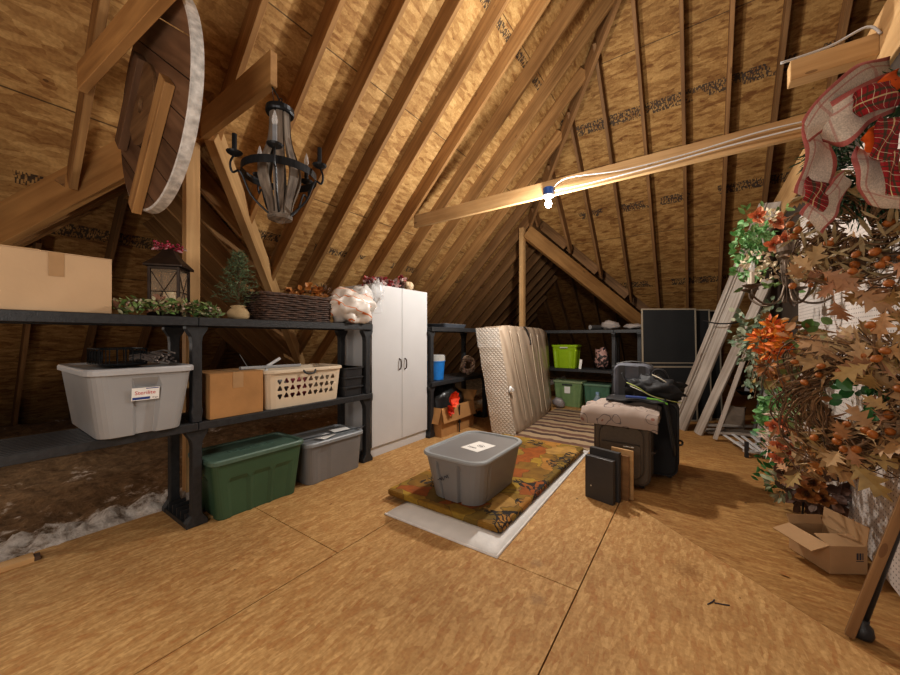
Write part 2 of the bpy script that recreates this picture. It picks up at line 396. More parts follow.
# header over the right wall and the beams that run to it
WX = .78
stick('header_beam', (WX+.045, -2.9, 2.77), (WX+.045, 6.4, 2.77), .09, .32, m_pale)
stick('collar_beam', (-3.22, 3.75, 2.845), (WX, 3.75, 2.845), .045, .165, m_pale)
stick('collar_beam', (.44, 2.84, 2.775), (WX, 2.84, 2.775), .09, .115, m_pale)
stick('collar_beam', (-3.16, .49, 2.86), (-.4, .70, 2.86), .045, .17, m_lvl)
# the right knee wall: white pegboard, dark board above
def pegboard():
    m, nt, N, L, b = new_mat('pegboard')
    tc = N.new('ShaderNodeTexCoord'); v = mapping(N, L, tc.outputs['Object'], scale=(1, 1/.0285, 1/.0285))
    sx = N.new('ShaderNodeSeparateXYZ'); L.new(v, sx.inputs[0])
    dy = math_n(N, L, 'SUBTRACT', math_n(N, L, 'FRACT', sx.outputs[1]), .5); dz = math_n(N, L, 'SUBTRACT', math_n(N, L, 'FRACT', sx.outputs[2]), .5)
    d = math_n(N, L, 'SQRT', math_n(N, L, 'ADD', math_n(N, L, 'MULTIPLY', dy, dy), math_n(N, L, 'MULTIPLY', dz, dz)))
    hole = math_n(N, L, 'LESS_THAN', d, .15)
    n = N.new('ShaderNodeTexNoise'); n.inputs['Scale'].default_value = 3; L.new(tc.outputs['Object'], n.inputs['Vector'])
    base = ramp(N, L, n.outputs['Fac'], [(.3, (.60, .54, .50)), (.7, (.72, .66, .62))])
    L.new(mixc(N, L, hole, base, (.05, .035, .03)), b.inputs['Base Color']); b.inputs['Roughness'].default_value = .45
    return m
struct('wall_right', MB().box(WX+.02, WX+.09, -3, 7.0, 0, 2.61), m_darkboard)
struct('wall_right_pegboard_panel', MB().box(WX, WX+.018, 1.2, 4.6, .02, 2.35), pegboard())

# insulation beyond the edge of the flooring: nobody could count it
def insulation():
    m, nt, N, L, b = new_mat('loose_insulation')
    tc = N.new('ShaderNodeTexCoord'); o = tc.outputs['Object']
    n = N.new('ShaderNodeTexNoise'); n.inputs['Scale'].default_value = 11; n.inputs['Detail'].default_value = 9; n.inputs['Roughness'].default_value = .7; L.new(o, n.inputs['Vector'])
    n2 = N.new('ShaderNodeTexNoise'); n2.inputs['Scale'].default_value = 2.2; n2.inputs['Detail'].default_value = 5; L.new(o, n2.inputs['Vector'])
    sx = N.new('ShaderNodeSeparateXYZ'); L.new(o, sx.inputs[0])
    edge = math_n(N, L, 'SUBTRACT', 1, math_n(N, L, 'DIVIDE', math_n(N, L, 'SUBTRACT', FX0, sx.outputs[0]), .62))   # white fluff along the boards' edge
    e = math_n(N, L, 'ADD', math_n(N, L, 'MAXIMUM', edge, 0), math_n(N, L, 'MULTIPLY', math_n(N, L, 'SUBTRACT', n2.outputs['Fac'], .57), 2.2))
    e = math_n(N, L, 'ADD', e, math_n(N, L, 'MULTIPLY', math_n(N, L, 'SUBTRACT', n.outputs['Fac'], .5), 2.6))
    f = ramp(N, L, e, [(.2, (0, 0, 0)), (.62, (1, 1, 1))])
    brown = ramp(N, L, n.outputs['Fac'], [(.3, (.13, .075, .035)), (.7, (.40, .26, .14))])
    white = ramp(N, L, n.outputs['Fac'], [(.3, (.40, .33, .28)), (.60, (.90, .83, .77))])
    L.new(mixc(N, L, f, brown, white), b.inputs['Base Color']); b.inputs['Roughness'].default_value = .95
    bp = N.new('ShaderNodeBump'); bp.inputs['Strength'].default_value = 1; bp.inputs['Distance'].default_value = .05
    L.new(n.outputs['Fac'], bp.inputs['Height']); L.new(bp.outputs['Normal'], b.inputs['Normal'])
    return m
mb = MB(); nx, ny = 90, 440; vs = []
for j in range(ny+1):
    for i in range(nx+1):
        x = FX0+.015-(i/nx)**1.5*4.9; y = -2.9+j/ny*13.5
        z = -.03+.05*noise.noise(Vector((x*2.2, y*2.2, 0)))+.035*noise.noise(Vector((x*7, y*7, 3)))+.020*noise.noise(Vector((x*21, y*21, 3)))+.010*noise.noise(Vector((x*47, y*47, 3)))
        if i < 22: z += .075*math.exp(-((i-9)/7)**2)*(1+.9*noise.noise(Vector((x*6, y*10, 1)))+.6*noise.noise(Vector((x*19, y*23, 5))))
        vs.append((x+.02*noise.noise(Vector((y*11, i*.3, 0))), y, z))
mb.add(vs, [(j*(nx+1)+i, (j+1)*(nx+1)+i, (j+1)*(nx+1)+i+1, j*(nx+1)+i+1) for j in range(ny) for i in range(nx)])
tag(mb.build('insulation', insulation(), smooth=True), 'loose brown and white insulation lying beyond the edge of the flooring', 'insulation', kind='stuff')
# ================================================================ SHARED MATERIALS AND MAKERS
m_black = plain('black_plastic', (.028, .028, .031), .45, var=.2, bump=.12, bscale=180)
m_blk2 = plain('black_shelf_plastic', (.030, .031, .034), .5, var=.25, scale=40, bump=.25, bscale=140)
m_card = plain('cardboard', (.42, .265, .14), .85, var=.08, scale=6, bump=.08)
m_card2 = plain('brown_cardboard', (.40, .215, .085), .85, var=.12, scale=6, bump=.08)
m_cardpale = plain('pale_cardboard', (.52, .36, .22), .85, var=.06, scale=4, bump=.05)
m_tape = plain('packing_tape', (.40, .25, .13), .35, var=.05)
m_paper = plain('white_paper', (.80, .78, .75), .7, var=.04)
m_ink = plain('dark_ink', (.04, .04, .06), .7, var=0)
m_iron = plain('dark_iron', (.03, .032, .036), .45, .6, var=.3)
m_white = plain('white_laminate', (.57, .565, .57), .35, var=.03, scale=3)
m_clear = plain('clear_plastic', (.85, .85, .86), .12, var=0, alpha=.32)
m_burl = plain('burlap', (.50, .36, .20), .9, bump=.5, bscale=220)
m_green = plain('green_plastic', (.055, .11, .062), .42, var=.1, scale=5, bump=.05, bscale=300)
m_greenlid = plain('grey_green_lid', (.10, .165, .13), .42, var=.1, bump=.05, bscale=300)
m_grey = plain('grey_plastic', (.20, .195, .195), .42, var=.06, scale=5, bump=.04, bscale=300)
m_greylid = plain('blue_grey_lid', (.27, .29, .31), .40, var=.05, scale=5)
m_silver = plain('light_grey_plastic', (.33, .33, .335), .42, var=.05, scale=5)
m_almond = plain('almond_plastic', (.66, .55, .42), .4, var=.05, scale=5)

def catmull(pts, n=6):
    out = []; pts = [Vector(p) for p in pts]
    for i in range(len(pts)-1):
        p0 = pts[max(i-1, 0)]; p1 = pts[i]; p2 = pts[i+1]; p3 = pts[min(i+2, len(pts)-1)]
        for k in range(n):
            t = k/n
            out.append(.5*((2*p1)+(p2-p0)*t+(2*p0-5*p1+4*p2-p3)*t*t+(3*p1-p0-3*p2+p3)*t**3))
    out.append(pts[-1]); return out

LEAF = {
 'oval': [(0, .015), (.2, .13), (.5, .21), (.78, .13), (1, 0)],
 'round': [(0, .03), (.2, .26), (.5, .38), (.8, .28), (1, .02)],
 'long': [(0, .01), (.3, .07), (.6, .08), (1, 0)],
 'oak': [(0, .010), (.16, .012), (.20, .03), (.29, .13), (.30, .045), (.44, .25), (.42, .06), (.66, .30), (.60, .065), (.84, .17), (.80, .05), (.90, .035), (1, 0)],
 'needle': [(0, .02), (1, .008)],
 'fir': [(0, .05), (.5, .07), (1, .01)],
}
def leaf(mb, kind, p, d, nrm, size, fold=.18, curl=.15):
    d = Vector(d).normalized(); n = Vector(nrm); n = n-d*n.dot(d)
    if n.length < 1e-4: n = d.orthogonal()
    n.normalize(); s = d.cross(n); p = Vector(p)
    pr = LEAF[kind]; vs = []; fs = []; m = len(pr)
    for (t, w) in pr:
        c = p+d*(t*size)-n*(curl*t*t*size)
        vs += [c-s*(w*size)+n*(fold*w*size), c, c+s*(w*size)+n*(fold*w*size)]
    for i in range(m-1):
        a = i*3; fs += [(a, a+1, a+4, a+3), (a+1, a+2, a+5, a+4)]
    mb.add(vs, fs)
def rv(s=1.0): return Vector((rnd.uniform(-s, s), rnd.uniform(-s, s), rnd.uniform(-s, s)))
def leaf_cloud(kind, c, rad, n, size, outward=1.0, squash=(1, 1, 1), face=None, hollow=.4, fold=.18, curl=.2):
    mb = MB(); c = Vector(c)
    for i in range(n):
        v = rv(); 
        while v.length > 1 or v.length < hollow: v = rv()
        v = Vector((v.x*squash[0], v.y*squash[1], v.z*squash[2]))
        d = v.normalized()*outward+rv(.7)
        nn = rv(.7)+(Vector(face) if face else v.normalized())
        leaf(mb, kind, c+v*rad, d, nn, size*rnd.uniform(.7, 1.25), fold, curl)
    return mb
def ring_leaves(kind, c, a, b, R, n, size, spread=.04, out=.6, tang=1.0, face=None, arc=(0, 2*PI), jit=.5, fold=.18, curl=.2):
    mb = MB(); c, a, b = Vector(c), Vector(a), Vector(b); f = Vector(face) if face else a.cross(b)
    for i in range(n):
        t = arc[0]+(arc[1]-arc[0])*(i+rnd.random())/n
        er = a*math.cos(t)+b*math.sin(t); et = b*math.cos(t)-a*math.sin(t)
        p = c+er*(R+rnd.uniform(-spread, spread))+f.normalized()*rnd.uniform(0, spread)+rv(spread*.4)
        leaf(mb, kind, p, et*tang+er*rnd.uniform(-out, out)*1.2+f*rnd.uniform(-.1, .5)+rv(jit*.4), f+rv(jit), size*rnd.uniform(.7, 1.25), fold, curl)
    return mb
def twig_ring(c, a, b, R, n=14, r=.004, spread=.03, turns=1.0, seed=0, start=None):
    mb = MB(); q = random.Random(seed); c, a, b = Vector(c), Vector(a), Vector(b); f = a.cross(b)
    for k in range(n):
        t0 = q.uniform(0, 2*PI) if start is None else start+q.uniform(-.3, .3); L = 2*PI*turns*q.uniform(.45, .9); ph = q.uniform(0, 6.28); w = q.uniform(3, 6)
        rr = R+q.uniform(-spread, spread)
        pts = []
        for i in range(26):
            t = t0+L*i/25
            e = rr+spread*.6*math.sin(w*t+ph); h = spread*.7*math.cos(w*t+ph)
            pts.append(c+(a*math.cos(t)+b*math.sin(t))*e+f*h)
        mb.tube(pts, r*q.uniform(.7, 1.4), 5)
    return mb
def bumpy(mb, amp, freq, seed=0):
    mb.v = [tuple(Vector(p)+noise.noise_vector(Vector(p)*freq+Vector((seed, seed, seed)))*amp) for p in mb.v]; return mb

def tote(name, label, loc, rz, w, d, h, bw, bd, body_m, lid_m, f=None, r=.05, lid=True, group=None, rim=.016, cat='storage bin', lidh=.035, k=12, dish=.014):
    t = thing(name, label, cat, loc, rz, group)
    zs = [0, .006, .03, .2, .45, .62, .70, .76, .9, 1.0]
    rings = []
    for z in zs:
        e = 1-(.012/ min(bw, bd) if z == 0 else 0)
        ww = (bw+(w-.03-bw)*z)*e; dd = (bd+(d-.03-bd)*z)*e
        rings.append(ring_rr(ww, dd, r, 5, k, z*(h-lidh*.6), (lambda s, q, z=z: f(s, q, z)) if f else None))
    MBb = MB()
    if lid: MBb.loft(rings)
    else:
        inner = [[Vector((p.x*.95, p.y*.95, p.z)) for p in rings[i]] for i in (9, 6, 3)] 
        last = [Vector((p.x*.93, p.y*.93, .012)) for p in rings[1]]
        MBb.loft(rings+inner+[last])
    MBb.build('body', body_m, t, bevel=.002, seg=1)
    L = MB(); z1 = h
    if lid:
        rr = [ring_rr(w-.012, d-.012, r+.004, 5, k, z1-lidh), ring_rr(w, d, r+.01, 5, k, z1-lidh), ring_rr(w+.002, d+.002, r+.01, 5, k, z1-.010), ring_rr(w-.012, d-.012, r+.006, 5, k, z1),
              ring_rr(w-.05, d-.05, r, 5, k, z1), ring_rr(w-.062, d-.062, r-.004, 5, k, z1-dish), ]
        L.loft(rr); L.build('lid', lid_m, t, bevel=.0015, seg=1)
    else:
        rr = [ring_rr(w-.03, d-.03, r, 5, k, z1-lidh), ring_rr(w, d, r+.01, 5, k, z1-lidh), ring_rr(w+.002, d+.002, r+.01, 5, k, z1-.006), ring_rr(w-.01, d-.01, r+.006, 5, k, z1), ring_rr(w-.045, d-.045, r, 5, k, z1), ring_rr(w-.05, d-.05, r, 5, k, z1-lidh)]
        L.loft(rr, False, False); L.build('rim', lid_m, t, bevel=.0015, seg=1)
    return t
def paper(parent, x0, x1, y0, y1, z, name='paper_label', mat=None, th=.0012):
    return MB().box(x0, x1, y0, y1, z, z+th).build(name, mat or m_paper, parent)
def scribble(parent, o, ax, ay, w, h, lines=2, seed=1, name='handwriting', r=.0016, mat=None):
    """pen strokes on a surface: o = centre, ax / ay = directions"""
    q = random.Random(seed); mb = MB(); o, ax, ay = Vector(o), Vector(ax), Vector(ay)
    for l in range(lines):
        y = h*(.5-(l+.5)/lines); pts = []; n = 22
        for i in range(n):
            pts.append(o+ax*(w*(i/(n-1)-.5)+q.uniform(-.4, .4)*w/n)+ay*(y+q.uniform(-.3, .3)*h/lines))
        mb.tube(catmull(pts, 3), r, 4)
    return mb.build(name, mat or m_ink, parent)
def wood_post(t, x, y, z0, z1, sx=.06, sy=.055, flare=.035, foot=False, name='post'):
    mb = MB()
    rings = []
    for z, e in ((z0, flare if foot else .0), (z0+.03, flare if foot else .0), (z0+.07, .006), (z0+.10, 0), (z1-.11, 0), (z1-.07, .006), (z1-.02, flare), (z1, flare)):
        rings.append([Vector((x-sx/2, y-sy/2-e, z)), Vector((x+sx/2, y-sy/2-e, z)), Vector((x+sx/2, y+sy/2+e, z)), Vector((x-sx/2, y+sy/2+e, z))])
    mb.loft(rings); return mb.build(name, m_blk2, t, bevel=.004, seg=1)
def shelving(name, label, loc, rz, bays, L, dep, mid=(.63, .68), top=(1.312, 1.368), gap=()):
    t = thing(name, label, 'shelving unit', loc, rz)
    for i in range(bays+1):
        y = L*i
        for x in (-.03, -dep+.03):
            wood_post(t, x-.02, y, 0, mid[0], foot=True); wood_post(t, x-.02, y, mid[1], top[0])
        mb = MB().box(-dep+.05, -.05, y-.06, y+.06, 0, .03)
        for k in range(5): xx = -dep+.08+k*(dep-.16)/4; mb.obox((xx-.006, y-.05, .03), (.012, 0, 0), (0, .10, 0), (0, 0, .05))
        mb.build('foot_plate', m_black, t)
    for (z0, z1) in (mid, top):
        for i in range(bays):
            mb = MB(); y0 = L*i-.04 if i == 0 else L*i+.002; y1 = L*(i+1)+.04 if i == bays-1 else L*(i+1)-.002
            mb.box(-dep, 0, y0, y1, z0+.008, z1-.004)
            n = 10
            for k in range(n):      # moulded slats of the deck, a rolled front edge
                xa = -dep+.02+(dep-.04)*k/n; mb.box(xa, xa+(dep-.04)/n*.72, y0+.015, y1-.015, z1-.006, z1)
            mb.box(-.022, .004, y0, y1, z0, z1); mb.box(-dep-.004, -dep+.02, y0, y1, z0, z1)
            mb.build('shelf', m_blk2, t, bevel=.003, seg=1)
    return t
def box_closed(name, label, x0, x1, y0, y1, z0, h, mat, cat='box', rz=0, group=None):
    t = thing(name, label, cat, ((x0+x1)/2, (y0+y1)/2, z0), rz, group); w, d = x1-x0, y1-y0
    MB().box(-w/2, w/2, -d/2, d/2, 0, h-.004).build('carton', mat, t, bevel=.004)
    mb = MB(); mb.obox((-w/2, -d/2, h-.004), (w/2-.002, 0, .0), (0, d, 0), (0, 0, .004)).build('flap', mat, t)
    mb = MB(); mb.obox((.002, -d/2, h-.004), (w/2-.002, 0, .0), (0, d, 0), (0, 0, .004)).build('flap', mat, t)
    return t
# ================================================================ LEFT: LONG SHELVING AND WHAT IS ON IT
SX = -2.66
shelving('shelving_unit', 'long black plastic shelving unit along the low eave beside the white cabinet', (SX, -.52, 0), 0, 2, 1.465, .45)
ZT, ZM = 1.369, .681
# big pale carton
t = box_closed('cardboard_box', 'large pale plain cardboard box at the near end of the top shelf', -3.10, -2.69, -.32, .535, ZT, .305, m_cardpale)
MB().box(.2055, .2075, .19, .245, .18, .303).build('tape', m_tape, t)
st = stick('wood_strip', (-2.85, -.30, ZT+.315), (-2.80, .28, ZT+.315), .05, .016, m_pale, kind=None); tag(st, 'thin wood strip lying on top of the large pale box', 'wood strip')
# lantern with candle
m_lan = plain('bronze_lantern_metal', (.045, .030, .022), .45, .5, var=.3)
t = thing('lantern', 'dark bronze candle lantern with crossed wire panes on the top shelf', 'lantern', (-2.895, .86, ZT), math.radians(52))
t.scale = (.88, .88, .98)
s = .09
MB().box(-s-.012, s+.012, -s-.012, s+.012, 0, .035).build('base', m_lan, t, bevel=.004)
mb = MB()
for sx in (-1, 1):
    for sy in (-1, 1): mb.box(sx*s-.009, sx*s+.009, sy*s-.009, sy*s+.009, .035, .335)
mb.box(-s, s, -s-.006, -s+.006, .318, .335); mb.box(-s, s, s-.006, s+.006, .318, .335); mb.box(-s-.006, -s+.006, -s, s, .318, .335); mb.box(s-.006, s+.006, -s, s, .318, .335)
mb.build('frame', m_lan, t, bevel=.002)
rings = [ring_rr(2*(s+.03), 2*(s+.03), .004, 1, 2, .335), ring_rr(2*(s+.03), 2*(s+.03), .004, 1, 2, .348), ring_rr(2*(s-.02), 2*(s-.02), .004, 1, 2, .40), ring_rr(2*(s-.05), 2*(s-.05), .004, 1, 2, .445), ring_rr(2*(s-.058), 2*(s-.058), .004, 1, 2, .46)]
MB().loft(rings).build('roof', m_lan, t, bevel=.003)
for a in range(4):
    mb = MB(); M = Matrix.Rotation(a*PI/2, 4, 'Z')
    for (p, q) in (((-s, .04), (s, .31)), ((s, .04), (-s, .31)), ((-s, .17), (s, .17))):
        mb.tube([(p[0]*.95, -s, p[1]), (q[0]*.95, -s, q[1])], .0028, 5)
    mb.xf(M).build('wire_grille', m_lan, t)
    MB().box(-s+.01, s-.01, -s+.004, -s+.006, .036, .32).xf(M).build('pane', plain('amber_pane', (.55, .42, .30), .1, var=0, alpha=.22), t)
mb = MB().lathe([(.0, .036), (.038, .036), (.038, .175), (.034, .18), (.010, .176), (.0, .176)], 18, caps=False); c = mb.build('candle', plain('cream_wax', (.78, .66, .46), .5, sss=.1, emit=((1, .75, .4), .12)), t, smooth=True)
MB().tube([(0, 0, .175), (.003, 0, .195)], .002, 5).build('wick', m_ink, c)
# red berries on the lantern's roof
m_berry = varied('berry_red', [(.28, .015, .05), (.42, .03, .08), (.2, .01, .03)], .35)
t = thing('berry_sprig', 'sprig of red and pink berries lying on the roof of the bronze lantern', 'berry sprig', (-2.895, .86, ZT+.452))
mb = MB(); mb2 = MB()
for i in range(9):
    a = rnd.uniform(0, 6.28); p = [Vector((0, 0, .004)), Vector((.05*math.cos(a), .05*math.sin(a), .02)), Vector((.10*math.cos(a), .10*math.sin(a), rnd.uniform(.0, .03)))]
    mb.tube(p, .002, 5)
mb.build('stems', plain('brown_stem', (.10, .06, .03), .8), t)
for i in range(46):
    a = rnd.uniform(0, 6.28); r_ = rnd.uniform(.01, .10); mb2.blob((r_*math.cos(a), r_*math.sin(a), .012+rnd.uniform(0, .025)), rnd.uniform(.006, .010), 6, 4)
mb2.build('berries', m_berry, t, smooth=True)['kind'] = 'stuff'
leaf_cloud('oval', (0, 0, .015), .09, 26, .03, squash=(1, 1, .25)).build('leaves', varied('pink_white_leaf', [(.5, .25, .28), (.35, .05, .09), (.7, .6, .58)]), t)
# garland round the lantern's foot
m_gar = varied('mixed_greens', [(.06, .13, .03), (.15, .26, .07), (.32, .40, .17), (.10, .17, .06), (.45, .44, .27), (.20, .08, .05)], .6)
t = thing('greenery_garland', 'green and cream leafy garland lying at the foot of the bronze lantern', 'garland', (-2.74, .80, ZT))
stem = catmull([(0.0, -.24, .03), (.03, -.1, .05), (.035, .05, .045), (.02, .17, .05), (-.01, .26, .03)], 8)
MB().tube(stem, .006, 6).build('stem', plain('brown_stem', (.10, .06, .03), .8), t)
mb = MB(); mb2 = MB()
for i in range(420):
    p = rnd.choice(stem)+Vector((rnd.uniform(-.05, .05), rnd.uniform(-.05, .05), rnd.uniform(-.025, .045)))
    leaf(mb, rnd.choice(['oval', 'oval', 'round', 'long']), p, rv()+Vector((.5, 0, .3)), rv(.6)+Vector((.6, 0, .8)), rnd.uniform(.025, .055))
mb.build('leaves', m_gar, t)
for i in range(40):
    p = rnd.choice(stem)+Vector((rnd.uniform(-.02, .06), rnd.uniform(-.04, .04), rnd.uniform(0, .05))); mb2.blob(p, rnd.uniform(.006, .011), 6, 4)
mb2.build('cream_berries', varied('cream_berry', [(.6, .55, .42), (.3, .14, .10), (.7, .68, .6)]), t, smooth=True)['kind'] = 'stuff'
# small fir tree in a burlap sack
t = thing('tabletop_fir_tree', 'small green artificial fir tree in a burlap sack on the top shelf', 'tree', (-2.84, 1.27, ZT))
mb = MB().lathe([(.0, 0), (.060, 0), (.075, .02), (.078, .05), (.060, .075), (.045, .082), (.058, .10), (.050, .105), (.02, .09), (.0, .09)], 18, caps=False)
bumpy(mb, .010, 18).build('burlap_sack', m_burl, t, smooth=True)
MB().tube([(0, 0, .07), (.004, 0, .3), (-.004, .004, .52)], [.009, .006, .003], 6).build('trunk', plain('brown_stem', (.10, .06, .03), .8), t)
mb = MB(); tw = MB()
for k in range(64):
    z = .10+.40*(k/63)**.9; R = .165*(1-(z-.10)/.43)+.018; a = k*2.4; e = Vector((math.cos(a), math.sin(a), .25))
    p0 = Vector((0, 0, z)); p1 = p0+e*R; tw.tube([p0, p1], .002, 4)
    for j in range(22):
        q = p0.lerp(p1, .12+.88*j/21); d = e+rv(1.0); leaf(mb, 'fir', q, d, rv(), rnd.uniform(.022, .040))
tw.build('branches', plain('brown_stem', (.10, .06, .03), .8), t); mb.build('needles', varied('fir_green', [(.06, .11, .05), (.12, .18, .09), (.18, .23, .13)], .7), t)
# long dark wicker basket
def wicker(name, c0, c1, sx=60, sz=60):
    m, nt, N, L, b = new_mat(name); tc = N.new('ShaderNodeTexCoord')
    n = N.new('ShaderNodeTexNoise'); n.inputs['Scale'].default_value = 30; L.new(tc.outputs['Object'], n.inputs['Vector'])
    L.new(ramp(N, L, n.outputs['Fac'], [(.35, c0), (.65, c1)]), b.inputs['Base Color']); b.inputs['Roughness'].default_value = .6; return m
m_wick = wicker('dark_wicker', (.035, .018, .012), (.11, .06, .04))
t = thing('wicker_basket', 'long dark brown woven wicker basket on the top shelf', 'basket', (-2.86, 1.70, ZT))
L_, W_, H_ = .62, .27, .21
mb = MB(); NP = 64
def per(u, z):      # point on the basket's wall
    q = ring_rr(W_+.03*z, L_+.03*z, .05, 4, 12, z*H_); return q[int(u*len(q)) % len(q)]
base = ring_rr(W_, L_, .05, 4, 12, 0); n = len(base)
rows = 12
for k in range(rows):
    z = (k+.5)/rows*H_; pts = []
    rr = ring_rr(W_+.03*z/H_, L_+.03*z/H_, .05, 4, 12, z)
    for i, p in enumerate(rr):
        q = p-Vector((0, 0, z)); o = q.normalized()*.006*(1 if (i//2+k) % 2 else -1); pts.append(p+Vector((o.x, o.y, 0)))
    mb.tube(pts, .0095, 5, close=True)
mb.build('woven_wall', m_wick, t, smooth=True)
MB().loft([ring_rr(W_-.02, L_-.02, .05, 4, 12, .004), ring_rr(W_-.01, L_-.01, .05, 4, 12, .01)]).build('base', m_wick, t)
MB().loft([ring_rr(W_-.012, L_-.012, .05, 4, 12, .01), ring_rr(W_+.012, L_+.012, .05, 4, 12, H_-.01)], False, False).build('liner', m_wick, t)
mb = MB()
for q in range(3):
    pts = []
    rr = ring_rr(W_+.036, L_+.036, .05, 4, 12, H_)
    for i, p in enumerate(rr): pts.append(p+Vector((0, 0, .008*math.sin(i*.9+q*2.1)))+Vector((p.x, p.y, 0)).normalized()*.007*math.cos(i*.9+q*2.1))
    mb.tube(pts, .008, 5, close=True)
mb.build('braided_rim', m_wick, t, smooth=True)
# dried arrangements in the basket
m_rust = varied('rust_leaf', [(.16, .05, .015), (.38, .14, .03), (.55, .25, .07), (.10, .04, .02)], .55)
t = thing('dried_flower_bunch', 'bunch of rust and copper dried flowers standing out of the wicker basket', 'dried flowers', (-2.87, 1.85, ZT+.15))
mb = MB()
for i in range(14): mb.tube([(rnd.uniform(-.03, .03), rnd.uniform(-.05, .05), -.12), (rnd.uniform(-.08, .08), rnd.uniform(-.12, .12), .08)], .003, 4)
mb.build('stems', plain('brown_stem', (.10, .06, .03), .8), t)
leaf_cloud('round', (0, .0, .10), .13, 110, .06, squash=(.9, 1.25, .6), face=(.6, -.4, .6)).build('petals', m_rust, t)
t = thing('dried_seed_heads', 'dark brown dried seed head bunch between the wicker basket and the white bag', 'dried flowers', (-2.93, 2.06, ZT+.15))
mb = MB()
for i in range(12): mb.tube([(rnd.uniform(-.02, .02), rnd.uniform(-.03, .03), -.14), (rnd.uniform(-.07, .07), rnd.uniform(-.08, .08), .12)], .003, 4)
mb.build('stems', plain('brown_stem', (.10, .06, .03), .8), t)
leaf_cloud('long', (0, .0, .12), .11, 90, .06, squash=(.8, 1.0, .8)).build('seed_heads', varied('dark_brown_leaf', [(.05, .03, .02), (.14, .08, .05), (.24, .15, .10)]), t)
# white carrier bag with orange print
def bag_mat():
    m, nt, N, L, b = new_mat('white_bag_with_orange_print'); tc = N.new('ShaderNodeTexCoord')
    wv = N.new('ShaderNodeTexWave'); wv.inputs['Scale'].default_value = 3.2; wv.inputs['Distortion'].default_value = 5; wv.bands_direction = 'Z'; wv.inputs['Detail'].default_value = 2; L.new(mapping(N, L, tc.outputs['Object'], rot=(.5, .3, 0)), wv.inputs['Vector'])
    f = ramp(N, L, wv.outputs['Fac'], [(.965, (0, 0, 0)), (.995, (1, 1, 1))])
    L.new(mixc(N, L, f, (.72, .66, .61), (.62, .16, .03)), b.inputs['Base Color']); b.inputs['Roughness'].default_value = .38; return m
t = thing('carrier_bag', 'crumpled white plastic bag with orange print on the top shelf by the cabinet', 'plastic bag', (-2.74, 2.25, ZT))
mb = MB().blob((0, 0, .16), .205, 34, 22, .30, 3, (.80, 1.15, .86), 2.6); mb.v = [(p[0], p[1], max(p[2], .001)) for p in mb.v]
bumpy(mb, .035, 9); bumpy(mb, .018, 22, 4); mb.v = [(p[0], p[1], max(p[2], .001)) for p in mb.v]
mb.build('bag', bag_mat(), t, smooth=True)
mb = MB().blob((.02, .12, .27), .11, 22, 12, .5, 8, (.8, 1, .9), 3); bumpy(mb, .02, 22).build('gathered_neck', plain('thin_white_plastic', (.80, .78, .76), .25, var=.05, alpha=.75), t, smooth=True)
# clear plastic hanging off the cabinet's corner
t = thing('clear_plastic_bag', 'clear empty plastic bag draped over the near top corner of the white cabinet', 'plastic bag', (-2.73, 2.53, 1.62))
mb = MB().blob((.035, .02, .10), .10, 20, 14, .5, 2, (.35, .75, 1.1), 3); bumpy(mb, .016, 20).build('bag', m_clear, t, smooth=True)
mb = MB()
mb.obox((.012, -.03, -.13), (.004, 0, 0), (0, .13, 0), (0, -.04, .16)); bumpy(mb, .01, 9).build('hem', m_clear, t)

# ---- middle shelf
def fA(s, q, z):
    e = 0
    if s == 0:
        if .36 < q < .72 and z < .80: e -= .024
        if (q < .08 or q > .92): e += 0
    return e
t = tote('storage_tote', 'light grey plastic tote with a red and blue sticker on the middle shelf', (-2.985, .655, ZM), 0, .85, .50, .385, .74, .38, m_silver, plain('pale_grey_lid', (.43, .43, .44), .4, var=.03), fA, r=.07, k=16)
tilt = math.atan2(.045, .36)
M = frame_M((.4045, .0, .235), (0, 1, 0), (0.14, 0, .99)); M = M @ Matrix.Rotation(PI/2, 4, 'X')
# sticker: local x along the tote's front, y up
stk = MB().box(-.062, .062, -.036, .036, 0, .0012).build('sticker', m_paper, t); stk.matrix_local = M
m_red = plain('sticker_red', (.48, .03, .05), .5, var=0); m_blue = plain('sticker_blue', (.03, .06, .24), .5, var=0)
MB().box(-.058, .02, -.032, -.018, .0012, .0016).build('band', m_blue, stk); MB().box(.0, .058, .028, .033, .0012, .0016).build('band', m_blue, stk)
text_mesh('Sterilite', .030, m_red, stk, Matrix.Translation((-.002, .006, .0014))); text_mesh('18 gal', .011, m_ink, stk, Matrix.Translation((.042, -.025, .0014)))
# wire basket and grey woven bundle on its lid
t = thing('wire_basket', 'dark scrolled wire basket lying on the lid of the light grey tote', 'basket', (-3.0, .63, ZM+.386))
mb = MB()
for k in range(14):
    x = -.16+.32*k/13
    for y in (-.11, .09):
        mb.tube([(x+.016*math.cos(a*.5), y, .055+.03*math.sin(a*.5)) for a in range(14)], .003, 4, close=True)
for z in (.006, .10):
    mb.tube([(p.x, p.y-.01, z) for p in ring_rr(.36, .22, .04, 4, 4)], .004, 5, close=True)
for p in ring_rr(.36, .22, .04, 4, 4): mb.tube([(p.x, p.y-.01, .006), (p.x, p.y-.01, .10)], .0025, 4)
mb.build('scrolled_wire', m_iron, t)
MB().loft([ring_rr(.34, .2, .04, 4, 4, .0), ring_rr(.35, .21, .04, 4, 4, .012)]).build('base', m_black, t)
t = thing('twig_bundle', 'grey woven twig bundle lying on the light grey tote beside the wire basket', 'twig bundle', (-2.86, .76, ZM+.386))
mb = MB()
for i in range(46):
    y = rnd.uniform(-.06, .06); z = .012+abs(rnd.gauss(.03, .02)); mb.tube([(-.13+rnd.uniform(-.03, .03), y-.02, z), (0, y+rnd.uniform(-.02, .02), z+.014), (.13+rnd.uniform(-.03, .03), y+.02, z)], .006, 5)
